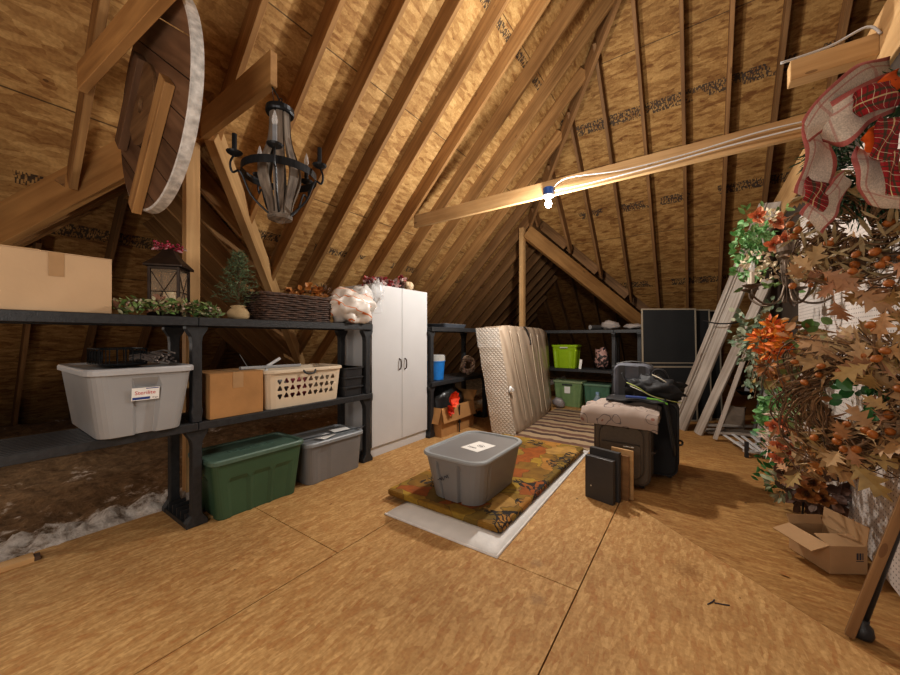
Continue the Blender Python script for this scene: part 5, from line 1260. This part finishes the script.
# ================================================================ WREATHS AND FLOWERS ON THE RIGHT WALL
m_twig = varied('twig_brown', [(.07, .04, .022), (.16, .09, .045), (.24, .15, .08)], .8)
m_oak = varied('oak_leaf', [(.24, .14, .055), (.40, .26, .11), (.44, .24, .11), (.34, .24, .08), (.54, .39, .20), (.18, .095, .04), (.48, .34, .17)], .6)
m_oakp = varied('oak_leaf_rose', [(.52, .28, .17), (.36, .20, .10), (.54, .39, .21), (.42, .29, .13)], .6)
m_pod = varied('orange_pod', [(.40, .14, .02), (.32, .10, .015), (.46, .20, .05)], .5)
m_hyd = varied('green_hydrangea', [(.12, .32, .09), (.19, .42, .15), (.28, .48, .23), (.08, .24, .07)], .6)
m_cream = varied('cream_flower', [(.62, .50, .34), (.70, .60, .46), (.55, .50, .28)], .7)
m_peach = varied('peach_rose', [(.75, .27, .12), (.82, .40, .24), (.68, .18, .07)], .6)
m_euc = varied('eucalyptus', [(.12, .19, .12), (.20, .27, .18), (.30, .34, .24), (.40, .40, .28)], .7)
m_mum = varied('orange_mum', [(.70, .14, .012), (.78, .30, .03), (.55, .07, .01), (.62, .36, .08)], .6)
m_dkleaf = varied('deep_green_leaf', [(.03, .14, .035), (.06, .22, .06), (.02, .09, .03)], .45)
m_pine = varied('pine_needles', [(.02, .075, .035), (.035, .11, .045), (.015, .05, .025), (.07, .16, .06)], .6)
m_rustl = varied('rust_brown_leaf', [(.20, .07, .02), (.32, .12, .03), (.42, .20, .06), (.12, .05, .02)], .6)
def cam_face(p):
    v = Vector((0, 0, EYE))-Vector(p); return v.normalized()
def axes(p, tilt=0.0):
    n = cam_face(p); n = (n+Vector((-.35, 0, 0))).normalized(); a = UP.cross(n).normalized(); b = n.cross(a).normalized(); return a, b, n
def rose(mb, c, n, r, petals=11):
    n = Vector(n).normalized(); a = n.orthogonal().normalized(); b = n.cross(a)
    for i in range(petals):
        q = i/petals; t_ = i*2.4; e = a*math.cos(t_)+b*math.sin(t_)
        leaf(mb, 'round', Vector(c)+e*r*.35*q+n*r*.3*(1-q), e*(.3+.9*q)+n*(1.0-.7*q), n-e*.4, r*(.7+.5*q), .5, -.25)
def pod(mb, c, n, r): 
    n = Vector(n).normalized(); a = n.orthogonal().normalized(); b = n.cross(a); rings = []
    for q, z in ((.15, -1), (.7, -.75), (1.0, -.1), (.9, .4), (.55, .8), (.12, 1.0)):
        rings.append([Vector(c)+(a*math.cos(2*PI*k/9)+b*math.sin(2*PI*k/9))*(r*q)+n*(r*1.25*z) for k in range(9)])
    mb.loft(rings)

# -- evergreen wreath with the big burlap bow, under the header
c = at(893, 150, D=1.58); a_, b_, n_ = axes(c)
t = thing('evergreen_wreath', 'evergreen wreath with a burlap and red plaid bow hanging from the header', 'wreath')
twig_ring(c, a_, b_, .22, 10, .006, .03, seed=5).build('twig_ring', m_twig, t)
mb = MB()
for i in range(3600):
    th = rnd.uniform(0, 2*PI); e = a_*math.cos(th)+b_*math.sin(th); et = b_*math.cos(th)-a_*math.sin(th); o = rv(.5)+e*rnd.uniform(-.6, .6)+n_*rnd.uniform(-.1, .6)
    leaf(mb, 'fir', c+e*(.22+rnd.uniform(-.03, .03))+o*.07, et*.6+o*1.2, n_+rv(.6), rnd.uniform(.03, .055))
mb.build('needles', m_pine, t)
def plaid(name, base, lines, sc, wid=.16, second=None, bump=.4):
    m, nt, N, L, b = new_mat(name); uv = N.new('ShaderNodeUVMap'); sx = N.new('ShaderNodeSeparateXYZ'); L.new(uv.outputs[0], sx.inputs[0])
    u = math_n(N, L, 'FRACT', math_n(N, L, 'MULTIPLY', sx.outputs[0], sc)); v = sx.outputs[1]
    col = base
    nz = N.new('ShaderNodeTexNoise'); nz.inputs['Scale'].default_value = 160; tc = N.new('ShaderNodeTexCoord'); L.new(tc.outputs['Object'], nz.inputs['Vector'])
    colo = ramp(N, L, nz.outputs['Fac'], [(.3, [x*.65 for x in base]), (.7, base)])
    for (axis, p, w_, c_, am) in lines:
        d = math_n(N, L, 'ABSOLUTE', math_n(N, L, 'SUBTRACT', u if axis == 'u' else v, p)); f = math_n(N, L, 'MULTIPLY', math_n(N, L, 'LESS_THAN', d, w_), am)
        colo = mixc(N, L, f, colo, c_)
    L.new(colo, b.inputs['Base Color']); b.inputs['Roughness'].default_value = .9
    bp = N.new('ShaderNodeBump'); bp.inputs['Strength'].default_value = bump; bp.inputs['Distance'].default_value = .004; L.new(nz.outputs['Fac'], bp.inputs['Height']); L.new(bp.outputs['Normal'], b.inputs['Normal'])
    return m
RED = (.42, .025, .03)
m_bur = plaid('burlap_with_red_edges', (.72, .63, .54), [('v', .05, .055, (.42, .05, .05), .8), ('v', .95, .055, (.42, .05, .05), .8), ('v', .26, .025, (.42, .08, .07), .5), ('u', .5, .03, (.42, .10, .09), .4)], 1.0)
m_plaid = plaid('red_plaid_ribbon', (.36, .018, .025), [('v', .28, .05, (.05, .06, .03), .85), ('v', .72, .05, (.05, .06, .03), .85), ('u', .25, .07, (.05, .05, .03), .7), ('v', .5, .025, (.62, .55, .30), .9), ('u', .7, .03, (.65, .60, .45), .8)], 3.2)
m_felt = plain('orange_felt', (.72, .13, .015), .9, var=.1, scale=9)
def ribbon(name, rows, mat, parent, n=6, thick=.0015):
    """rows: (px, py, D, half-width vector in px, depth difference) along the ribbon; real points at their own distances"""
    rows = [(900-(900-r[0])*.85,)+tuple(r[1:]) for r in rows]
    A_ = catmull([at(r[0]-r[3], r[1]-r[4], D=r[2]-r[5]) for r in rows], n); B_ = catmull([at(r[0]+r[3], r[1]+r[4], D=r[2]+r[5]) for r in rows], n)
    m = len(A_); W = 8; vs = []; fs = []; uvs = []
    for i in range(m):
        for k in range(W+1):
            q = k/W; p = A_[i].lerp(B_[i], q); nn = (B_[i]-A_[i]).cross(A_[min(i+1, m-1)]-A_[max(i-1, 0)]).normalized()
            vs.append(p+nn*(.008*math.sin(q*PI*2+i*.5)))
    for i in range(m-1):
        for k in range(W): fs.append((i*(W+1)+k, i*(W+1)+k+1, (i+1)*(W+1)+k+1, (i+1)*(W+1)+k))
    me = bpy.data.meshes.new(name); me.from_pydata([tuple(v) for v in vs], [], fs); me.update(); uvl = me.uv_layers.new(name='UVMap')
    for lp in me.loops: i, k = divmod(lp.vertex_index, W+1); uvl.data[lp.index].uv = (i/(m-1)*len(rows)*.5, k/W)
    me.polygons.foreach_set('use_smooth', [True]*len(me.polygons)); me.materials.append(mat)
    o = bpy.data.objects.new(name, me); C.objects.link(o); o.parent = parent
    so = o.modifiers.new('Solidify', 'SOLIDIFY'); so.thickness = thick; return o
D0 = 1.46
bow = [('burlap_loop', [(893, 72, D0+.10, 4, 16, 0), (860, 78, D0, 8, 14, .0), (822, 104, D0-.06, 8, 14, .02), (790, 132, D0-.05, 4, 10, .03)], m_bur),
 ('burlap_loop', [(890, 92, D0+.02, 3, 20, .02), (860, 104, D0-.08, 4, 20, .0), (828, 124, D0-.08, 8, 22, -.02), (800, 128, D0, 8, 14, .0)], m_bur),
 ('burlap_loop', [(800, 128, D0+.05, 12, 6, .03), (806, 150, D0+.02, 16, 6, .03), (800, 178, D0+.04, 14, 6, .02), (790, 198, D0+.08, 12, 5, .02)], m_bur),
 ('burlap_tail', [(838, 178, D0+.12, 3, 8, .02), (822, 196, D0+.06, 6, 11, .02), (808, 210, D0+.06, 10, 11, .02), (796, 224, D0+.08, 12, 10, .02)], m_bur),
 ('burlap_loop', [(870, 150, D0-.02, 18, 4, .02), (872, 168, D0-.09, 24, 5, .02), (876, 190, D0-.08, 24, 5, .02), (884, 208, D0, 18, 3, .02)], m_bur),
 ('plaid_loop', [(898, 92, D0-.02, 2, 13, .02), (876, 96, D0-.12, 3, 13, .0), (852, 104, D0-.12, 4, 12, .0), (842, 112, D0-.03, 3, 8, .02)], m_plaid),
 ('plaid_tail', [(892, 118, D0-.10, 13, 2, .02), (884, 138, D0-.13, 12, 3, .02), (874, 160, D0-.13, 10, 4, .0)], m_plaid),
 ('plaid_tail', [(806, 182, D0+.04, 12, 6, .02), (802, 194, D0, 12, 6, .02), (797, 206, D0, 10, 6, .0)], m_plaid),
 ('plaid_tail', [(892, 150, D0-.12, 9, 2, .0), (889, 170, D0-.14, 9, 2, .0), (892, 196, D0-.12, 9, 2, .0)], m_plaid),
 ('felt_panel', [(900, 78, D0+.0, 1, 10, .0), (884, 86, D0-.05, 2, 10, .0), (868, 92, D0-.03, 1, 4, .0)], m_felt),
 ('felt_panel', [(888, 128, D0-.06, 6, 8, .0), (872, 140, D0-.10, 8, 10, .0), (858, 146, D0-.08, 3, 6, .0)], m_felt)]
for nm, rows, mt in bow: ribbon(nm, rows, mt, t)

# -- green hydrangea and peach rose bunch
c = at(765, 250, D=2.95)
t = thing('hydrangea_bunch', 'upper bunch of green hydrangea and peach roses hanging beside the wall chandelier', 'flowers')
mb = MB()
for (px, py, r_) in ((752, 232, .10), (746, 250, .09), (748, 268, .08), (760, 240, .08)): mb.add(*(lambda q: (q.v, q.f))(leaf_cloud('round', at(px, py, D=2.9), r_, 60, .05, hollow=.75)))
mb.build('hydrangea_heads', m_hyd, t)
for (px, py) in ((758, 217), (776, 222), (783, 240), (774, 245)):
    q = MB(); p = at(px, py, D=2.72); rose(q, p, cam_face(p)+rv(.3), .055, 13); q.build('rose', m_peach, t)
mb = MB()
for (px, py, r_) in ((768, 218, .06), (755, 262, .07), (775, 258, .06), (768, 272, .06)): mb.add(*(lambda q: (q.v, q.f))(leaf_cloud('round', at(px, py, D=2.74), r_, 46, .032, hollow=.7)))
mb.build('cream_blossoms', m_cream, t)
mb = MB()
for i in range(70):
    p = at(rnd.uniform(742, 800), rnd.uniform(206, 292), D=2.98); leaf(mb, 'oval', p, rv()+Vector((0, 0, .2)), cam_face(p)+rv(.6), rnd.uniform(.05, .09))
mb.build('leaves', varied('spring_leaf', [(.10, .22, .05), (.20, .30, .10), (.05, .13, .04)], .6), t)
mb = MB()
for i in range(8): mb.tube([at(768, 255, D=2.98), at(rnd.uniform(750, 790), rnd.uniform(225, 285), D=2.9)], .004, 4)
mb.build('stems', m_twig, t)

# -- bronze chandelier hung on the wall
m_pew = plain('aged_pewter', (.13, .095, .07), .42, .55, var=.3)
c0 = at(788, 300, D=2.62)
t = thing('metal_chandelier', 'brown metal chandelier with candle arms hanging among the flowers on the wall', 'chandelier', tuple(c0))
MB().lathe([(.0, .19), (.012, .18), (.03, .20), (.046, .30), (.056, .32), (.05, .335), (.064, .36), (.07, .41), (.064, .42), (.0, .42)], 18, caps=False).build('top_cup', m_pew, t, smooth=False)
for k in range(6):
    a = 2*PI*k/6; e = Vector((math.cos(a), math.sin(a), 0))
    MB().tube(catmull([e*.04+Vector((0, 0, .33)), e*.03+Vector((0, 0, .16)), e*.018+Vector((0, 0, .06)), e*.03+Vector((0, 0, -.02))], 5), .007, 6).build('rod', m_pew, t, smooth=True)
for k in range(5):
    a = 2*PI*k/5+.6; e = RT*math.cos(a)+FW*math.sin(a)
    ar = MB().tube(catmull([e*.02+Vector((0, 0, .12)), e*.06+Vector((0, 0, .0)), e*.16+Vector((0, 0, -.03)), e*.25+Vector((0, 0, .03)), e*.26+Vector((0, 0, .09))], 6), .008, 6).build('arm', m_pew, t, smooth=True)
    o = e*.26
    MB().lathe([(.0, .085), (.02, .088), (.055, .105), (.06, .115), (.02, .112), (.0, .112)], 14, tuple(o), caps=False).build('drip_pan', m_pew, ar)
    MB().lathe([(.0, .112), (.014, .112), (.014, .21), (.0, .21)], 10, tuple(o), caps=False).build('candle_sleeve', plain('ivory_sleeve', (.62, .54, .44), .5), ar)
    MB().lathe([(.0, .21), (.010, .212), (.017, .235), (.012, .262), (.002, .295), (.0, .295)], 10, tuple(o), caps=False).build('candle_lamp', m_clear, ar, smooth=True)

# -- twig wreath with orange pods
c = at(858, 228, D=1.72); a_, b_, n_ = axes(c)
t = thing('pod_wreath', 'tangled twig wreath with orange pods and tan leaves, directly under the burlap bow', 'wreath')
twig_ring(c, a_, b_, .17, 40, .0035, .08, seed=9).build('twig_ring', m_twig, t)
ring_leaves('oak', c, a_, b_, .18, 17, .11, .07, face=n_, jit=.7).build('leaves', m_oak, t)
ring_leaves('long', c, a_, b_, .17, 150, .10, .09, face=n_, jit=.9, out=1.2).build('grass_blades', varied('dry_grass', [(.30, .24, .12), (.42, .34, .2), (.2, .15, .08)], .8), t)
for i in range(20):
    th = rnd.uniform(0, 2*PI); r_ = .17+rnd.uniform(-.09, .08); p = c+(a_*math.cos(th)+b_*math.sin(th))*r_+n_*rnd.uniform(.03, .10)
    q = MB(); pod(q, p, n_*.6+rv(.8), rnd.uniform(.014, .021)); q.build('pod', m_pod, t, smooth=True)
# -- oak leaf sprays below it
for j, (px, py, D_, n, sz, lab, mt) in enumerate(((856, 280, 1.66, 16, .165, 'spray of tan and orange oak leaves across the pegboard under the pod wreath', m_oakp), (884, 326, 1.56, 14, .17, 'spray of tan oak leaves at the near edge of the pegboard beside the grapevine wreath', m_oak))):
    c = at(px, py, D=D_); n_ = cam_face(c)
    t = thing('oak_leaf_spray', lab, 'leaf spray')
    mb = MB(); a_ = UP.cross(n_).normalized(); st_pts = []
    st_pts = catmull([c-a_*.16+UP*.03, c-a_*.05-UP*.02, c+a_*.08+UP*.0, c+a_*.18+UP*.06], 6) if j == 0 else catmull([c+UP*.18+a_*.03, c+UP*.06, c-UP*.08-a_*.03, c-UP*.20], 6)
    mb.tube(st_pts, .006, 5)
    for i in range(8): p = rnd.choice(st_pts); mb.tube([p, p+rv(.09)+n_*.03], .003, 4)
    mb.build('branch', m_twig, t)
    mb = MB()
    for i in range(n):
        p = rnd.choice(st_pts)+rv(.06)+n_*.03; leaf(mb, 'oak', p, rv()+Vector((0, 0, -.2))-n_*.2, n_+rv(.45), sz*rnd.uniform(.75, 1.2), .22, .2)
    mb.build('leaves', mt, t)
    for i in range(5): p = rnd.choice(st_pts)+rv(.06)+n_*.06; q = MB(); pod(q, p, n_+rv(.8), .017); q.build('pod', m_pod, t, smooth=True)
# -- grapevine wreath with leaves
c = at(853, 398, D=1.72); a_, b_, n_ = axes(c)
t = thing('grapevine_wreath', 'large brown grapevine wreath with oak leaves and a green leafy centre', 'wreath')
twig_ring(c, a_, b_, .165, 46, .0036, .035, seed=12).build('vine_ring', varied('vine_brown', [(.09, .05, .025), (.20, .11, .05), (.32, .20, .10)], .75), t)
ring_leaves('oak', c, a_, b_, .22, 25, .18, .06, face=n_, jit=.5, out=.9, arc=(-PI*.75, PI*.62)).build('oak_leaves', m_oak, t)
ring_leaves('oak', c, a_, b_, .21, 9, .19, .05, face=n_, jit=.4, out=.9, arc=(0, PI*.6)).build('rose_oak_leaves', m_oakp, t)
twig_ring(c, a_, b_, .24, 40, .0028, .09, seed=21).build('loose_twigs', m_twig, t)
ring_leaves('long', c, a_, b_, .23, 170, .085, .08, face=n_, jit=.9, out=1.3, arc=(-PI*.8, PI*.7)).build('dry_leaves', varied('dry_blades', [(.16, .10, .05), (.34, .22, .10), (.26, .14, .06), (.40, .30, .16)], .7), t)
leaf_cloud('round', c-n_*.06+a_*.02+b_*.03, .09, 36, .06, squash=(1, 1, 1), face=tuple(n_), hollow=.2).build('green_leaves', m_dkleaf, t)
for i in range(12):
    th = rnd.uniform(-PI*.7, PI*.9); r_ = .19+rnd.uniform(-.08, .06); p = c+(a_*math.cos(th)+b_*math.sin(th))*r_+n_*rnd.uniform(.05, .11)
    q = MB(); pod(q, p, n_*.6+rv(.8), rnd.uniform(.012, .018)); q.build('pod', m_pod, t, smooth=True)
# -- second layer: near edge oak leaves
c = at(882, 405, D=1.62); n_ = cam_face(c)
t = thing('oak_leaf_branch', 'branch of large tan oak leaves with orange pods overlapping the grapevine wreath', 'leaf spray')
pts = catmull([c+UP*.18+RT*.02, c+UP*.05-RT*.01, c-UP*.07, c-UP*.16-RT*.06, c-UP*.20-RT*.14], 6)
mb = MB().tube(pts, .007, 5)
for i in range(12): p = rnd.choice(pts); mb.tube([p, p+rv(.09)], .003, 4)
mb.build('branch', m_twig, t); mb = MB()
for i in range(15):
    p = rnd.choice(pts)+rv(.05); leaf(mb, 'oak', p, rv()-RT*.3, n_+rv(.45), rnd.uniform(.12, .18), .22, .2)
mb.build('leaves', m_oakp, t)
for i in range(8): p = rnd.choice(pts)+rv(.05)+n_*.04; q = MB(); pod(q, p, n_+rv(.8), .018); q.build('pod', m_pod, t, smooth=True)
# -- orange mums and eucalyptus
c = at(778, 348, D=2.75)
t = thing('orange_mum_bunch', 'bunch of orange and red mums hanging left of the grapevine wreath', 'flowers')
t['label'] = 'bunch of orange and red mums hanging between the eucalyptus and the grapevine wreath'
mb = MB(); mb2 = MB()
for (px, py, r_) in ((764, 340, .07), (776, 332, .06), (785, 345, .06), (770, 352, .06), (790, 360, .05), (772, 326, .05), (768, 365, .06), (782, 375, .06)):
    q = leaf_cloud('oval', at(px, py, D=2.7), r_*.95, 60, .055, hollow=.15, face=tuple(cam_face(c))); q.build('mum_petals', m_mum if py < 356 else m_rustl, t)
for i in range(60): p = at(rnd.uniform(752, 806), rnd.uniform(318, 392), D=2.8); leaf(mb2, rnd.choice(['oval', 'round', 'oak']), p, rv(), cam_face(p)+rv(.6), rnd.uniform(.06, .11))
mb2.build('leaves', varied('autumn_mix_leaf', [(.30, .14, .04), (.14, .16, .05), (.42, .26, .10), (.22, .08, .03)], .6), t)
for i in range(7): mb.tube([at(778, 355, D=2.82), at(rnd.uniform(760, 796), rnd.uniform(328, 385), D=2.75)], .004, 4)
mb.build('stems', m_twig, t)
t = thing('eucalyptus_bunch', 'grey green eucalyptus and pale leaf bunch hanging in front of the leaning planks', 'foliage bunch')
mb = MB(); br = MB()
for i in range(30):
    p0 = at(758, 330, D=3.1); p1 = at(rnd.uniform(733, 776), rnd.uniform(298, 400), D=rnd.uniform(2.95, 3.2)); br.tube([p0, p0.lerp(p1, .5)+rv(.03), p1], .003, 4)
    for k in range(18): q = p0.lerp(p1, .2+.8*k/17)+rv(.035); leaf(mb, rnd.choice(['round', 'oval']), q, (p1-p0).normalized()+rv(.8), cam_face(q)+rv(.6), rnd.uniform(.035, .06))
mb.build('leaves', m_euc, t); br.build('stems', m_twig, t)
# -- rust leaf garland between them
c = at(805, 372, D=2.3)
t = thing('ivy_garland', 'green and rust leaf garland trailing beside the grapevine wreath', 'garland')
pts = catmull([at(808, 322, D=2.3), at(802, 350, D=2.3), at(806, 380, D=2.25), at(798, 410, D=2.3), at(806, 440, D=2.3)], 8)
MB().tube(pts, .006, 5).build('stem', m_twig, t); mb = MB()
for i in range(150): p = rnd.choice(pts)+rv(.08); leaf(mb, rnd.choice(['oval', 'round']), p, rv(), cam_face(p)+rv(.6), rnd.uniform(.045, .085))
mb.build('leaves', varied('ivy_rust_mix', [(.10, .20, .05), (.20, .28, .10), (.30, .11, .04), (.40, .20, .08), (.06, .12, .04), (.42, .34, .24)], .55), t)
# -- lower hydrangea bunch
t = thing('hydrangea_bunch', 'lower bunch of green hydrangea with peach and cream flowers, near the floor', 'flowers')
mb = MB()
for (px, py, r_) in ((778, 402, .09), (786, 408, .08), (772, 412, .07), (768, 424, .07)): mb.add(*(lambda q: (q.v, q.f))(leaf_cloud('round', at(px, py, D=2.75), r_, 55, .05, hollow=.75)))
mb.build('hydrangea_heads', m_hyd, t)
for (px, py) in ((774, 426), (783, 424), (779, 446), (787, 450), (776, 458)):
    q = MB(); p = at(px, py, D=2.36); rose(q, p, cam_face(p)+rv(.3), .045, 13); q.build('rose', m_peach, t)
mb = MB()
for (px, py, r_) in ((785, 418, .07), (776, 436, .06), (788, 436, .06), (772, 448, .05)): mb.add(*(lambda q: (q.v, q.f))(leaf_cloud('long', at(px, py, D=2.42), r_, 60, .055, hollow=.5)))
mb.build('cream_blossoms', varied('white_pink_petal', [(.66, .52, .42), (.72, .62, .54), (.60, .40, .32)], .7), t)
mb = MB()
for i in range(90): p = at(rnd.uniform(757, 792), rnd.uniform(400, 488), D=2.82); leaf(mb, 'oval', p, rv()+Vector((0, 0, -.3)), cam_face(p)+rv(.6), rnd.uniform(.05, .09))
mb.build('leaves', m_dkleaf, t)
mb = MB()
for i in range(6): mb.tube([at(780, 440, D=2.84), at(rnd.uniform(765, 792), rnd.uniform(410, 480), D=2.8)], .004, 4)
mb.build('stems', m_twig, t)
# -- oak leaf and pod swag at the bottom
t = thing('oak_leaf_swag', 'long swag of rust and tan oak leaves below the grapevine wreath', 'swag')
pts = catmull([at(800, 468, D=2.2), at(812, 458, D=2.05), at(832, 450, D=1.9), at(860, 446, D=1.78), at(890, 440, D=1.68)], 8)
mb = MB().tube(pts, .008, 6)
for i in range(26): p = rnd.choice(pts); mb.tube([p, p+rv(.07), p+rv(.14)], .003, 4)
mb.build('branch', m_twig, t); mb = MB(); mb2 = MB()
for i in range(70):
    p = rnd.choice(pts)+rv(.075); q = mb if rnd.random() < .62 else mb2; leaf(q, 'oak', p, rv()+RT*rnd.uniform(-.5, .5)-UP*.2, cam_face(p)+rv(.5), rnd.uniform(.10, .15), .22, .2)
mb.build('leaves', m_oak, t); mb2.build('rust_leaves', m_rustl, t); mb = MB()
for i in range(190): p = rnd.choice(pts)+rv(.09); leaf(mb, rnd.choice(['long', 'oval']), p, rv(), cam_face(p)+rv(.7), rnd.uniform(.04, .09))
mb.build('dry_leaves', MATS['dry_blades'], t)
for i in range(16): p = rnd.choice(pts)+rv(.06)+cam_face(pts[3])*.06; q = MB(); pod(q, p, cam_face(p)+rv(.8), rnd.uniform(.014, .02)); q.build('pod', m_pod, t, smooth=True)
# -- dark flower basket on a wire stand
c = at(815, 492, D=2.36)
t = thing('flower_stand', 'dark dried flower bunch on a small black wire stand behind the open box', 'flowers')
mb = MB(); base = Vector((c.x, c.y, 0))
for (x, y) in ((-.07, -.05), (.07, -.05), (.0, .07)):
    mb.tube(catmull([base+Vector((x*.5, y*.5, .30)), base+Vector((x*.9, y*.9, .15)), base+Vector((x, y, .004))], 4), .006, 5)
mb.tube([base+Vector((.06*math.cos(a), .055*math.sin(a), .14)) for a in [2*PI*k/16 for k in range(16)]], .004, 5, close=True); mb.build('wire_stand', m_iron, t)
leaf_cloud('round', c+Vector((0, 0, .02)), .15, 130, .075, squash=(1.1, 1.0, .85), face=tuple(cam_face(c))).build('petals', varied('dark_dried_petal', [(.05, .03, .025), (.12, .06, .04), (.20, .11, .07), (.08, .06, .05)], .7), t)
for (px, py) in ((822, 498), (812, 482), (806, 494)):
    q = MB(); p = at(px, py, D=2.22); rose(q, p, cam_face(p), .05, 15); q.build('rose', m_rustl, t)
leaf_cloud('oval', at(784, 486, D=2.5), .09, 60, .06, face=tuple(cam_face(c))).build('pale_leaves', varied('pale_sage_leaf', [(.34, .36, .24), (.18, .22, .12), (.48, .42, .30)], .7), t)
# fill-in greenery between pod wreath and wall chandelier
t = thing('dried_grass_bunch', 'bunch of dry grass and small orange berries beside the wall chandelier', 'dried flowers')
mb = MB(); c = at(838, 262, D=2.0)
for i in range(110):
    p = c+rv(.12); leaf(mb, 'long', p, rv(), cam_face(p)+rv(.6), rnd.uniform(.08, .15))
mb.build('grass_blades', varied('dry_grass_two', [(.30, .22, .10), (.40, .30, .16), (.16, .16, .07), (.45, .22, .10)], .8), t)
mb = MB()
for i in range(10): mb.tube([c-UP*.12+rv(.02), c+rv(.16)], .003, 4)
mb.build('stems', m_twig, t)
for i in range(14): q = MB(); p = c+rv(.15); q.blob(p, .014, 8, 6); q.build('berry', m_pod, t, smooth=True)
# metal hanging rail the wreaths hook on
t = thing('hanging_rail', 'thin metal rail fixed across the pegboard for hooking the wreaths', 'rail', (0, 0, 0))
MB().tube([at(828, 262, X=WX-.05), at(900, 263.5, X=WX-.05)], .006, 6).build('rod', plain('steel_rod', (.45, .43, .40), .35, .8), t)
MB().box(WX-.055, WX, 2.60, 2.63, 1.60, 1.64).build('bracket', m_silver, t)

# ================================================================ OPEN BOX, POST AND POLE ON THE RIGHT
t = open_box('cardboard_box', 'open brown cardboard box lying on the floor under the wreaths', (.585, 2.80, 0), math.radians(33), .19, .23, .145, m_card, {'-x': (.10, 108), '+x': (.10, 8), '-y': (.085, -75), '+y': (.05, 25)})
mk = MB(); mk.box(.040, .050, -.1156, -.1151, .075, .110); mk.box(.054, .064, -.1156, -.1151, .075, .110); mk.box(.069, .074, -.1156, -.1151, .075, .110); mk.box(.038, .076, -.1156, -.1151, .066, .070)
mk.build('printed_symbol', m_ink, t)
mb = MB().blob((.585, 2.80, .06), .07, 14, 8, .4, 3, (1, 1.1, .7)); tag(mb.build('dark_cloth', plain('near_black_cloth', (.025, .02, .02), .9), smooth=True), 'dark cloth lying inside the open box under the wreaths', 'cloth')
m_old = lumber('old_brown_timber', (.14, .075, .032), (.32, .19, .09), grain=.8)
pb, pt = Vector((.515, 2.14, .0)), Vector((.752, 2.07, 1.08))
t = thing('leaning_post', 'rough brown wooden board leaning against the pegboard near the camera', 'board', tuple(pb))
t['label'] = 'rough brown wooden board leaning against the pegboard beside the black pole'
o = MB().box(.0, (pt-pb).length, -.014, .014, -.015, .015).build('board', m_old, t, bevel=.003); o.matrix_local = frame_M((0, 0, .006), pt-pb, (-.2, -1, 0))
t = thing('tripod_pole', 'black metal pole with a round rubber foot beside the leaning brown board', 'pole', (.558, 2.17, 0))
MB().tube([(0, 0, .05), (.205, -.05, 1.05)], .014, 10).build('pole', m_black, t, smooth=True)
mb = MB().lathe([(.0, 0), (.030, .002), (.036, .02), (.032, .045), (.020, .06), (.022, .075), (.0, .08)], 16, caps=False); mb.build('rubber_foot', m_black, t, smooth=True)
# small litter on the floor
for i, (px, py, a, lab) in enumerate(((711, 602, 1.1, 'dark thin twig lying on the bare floor, the larger of two'), (722, 604, .35, 'short dark twig lying on the bare floor beside the larger twig'))):
    p = at(px, py, Z=0.003); e = Vector((math.cos(a), math.sin(a), 0)); tag(MB().tube([p-e*.03, p+e*.005+Vector((.003, 0, 0)), p+e*.03], .0025, 5).build('twig', m_ink), lab, 'twig')
p = at(778, 572, Z=.004); mb = MB(); leaf(mb, 'oval', p, (1, -.3, .1), (0, 0, 1), .05); tag(mb.build('fallen_leaf', m_rustl), 'single rust leaf lying on the floor in front of the open box', 'leaf')

# nothing on the wall pushes through it
for r in list(C.objects):
    if r.name.split('.')[0] in ('evergreen_wreath', 'pod_wreath', 'grapevine_wreath', 'oak_leaf_spray', 'oak_leaf_branch', 'oak_leaf_swag', 'dried_grass_bunch', 'ivy_garland'):
        for ch in r.children:
            for v in ch.data.vertices:
                if v.co.x > WX-.03: v.co.x = WX-.03+.024*(1-math.exp(-(v.co.x-WX+.03)/.05))
# ================================================================ LIGHT AND CAMERA
def point(name, loc, power, col, r):
    l = bpy.data.lights.new(name, 'POINT'); l.energy = power; l.color = col; l.shadow_soft_size = r
    o = bpy.data.objects.new(name, l); C.objects.link(o); o.location = loc; return o
point('bulb_light', (-1.30, 3.65, 2.36), 175, (1.0, .955, .89), .05)
point('overhead_fill_light', (-.7, 2.5, 4.15), 100, (1.0, .955, .89), .10)  # added unseen lamp, placed high so the rafters' near sides stay dim
point('camera_side_fill_light', (-.8, -.7, 1.85), 85, (1.0, .96, .90), .35)  # added soft fill by the camera to brighten the dormer, no fixture there
point('low_fill_light', (.1, -1.0, .8), 55, (1.0, .96, .90), .35)  # added low fill behind the camera, reaches under the shelves
point('dormer_fill_light', (-4.6, -.35, 1.25), 26, (1.0, .94, .86), .12)  # added lamp out of view at the left, lifts the dark dormer
w = bpy.data.worlds.new('World'); bpy.context.scene.world = w; w.use_nodes = True
w.node_tree.nodes['Background'].inputs[0].default_value = (.5, .45, .4, 1); w.node_tree.nodes['Background'].inputs[1].default_value = .25
cam = bpy.data.cameras.new('Camera'); co = bpy.data.objects.new('Camera', cam); C.objects.link(co)
cam.sensor_fit = 'HORIZONTAL'; cam.sensor_width = 36; cam.lens = 36*FPX/900; cam.clip_start = .03
co.location = (0, 0, EYE); co.rotation_euler = (PI/2, 0, TH)
sc = bpy.context.scene; sc.camera = co
sc.view_settings.view_transform = 'Standard'; sc.view_settings.exposure = -.32; sc.view_settings.look = 'Medium High Contrast'
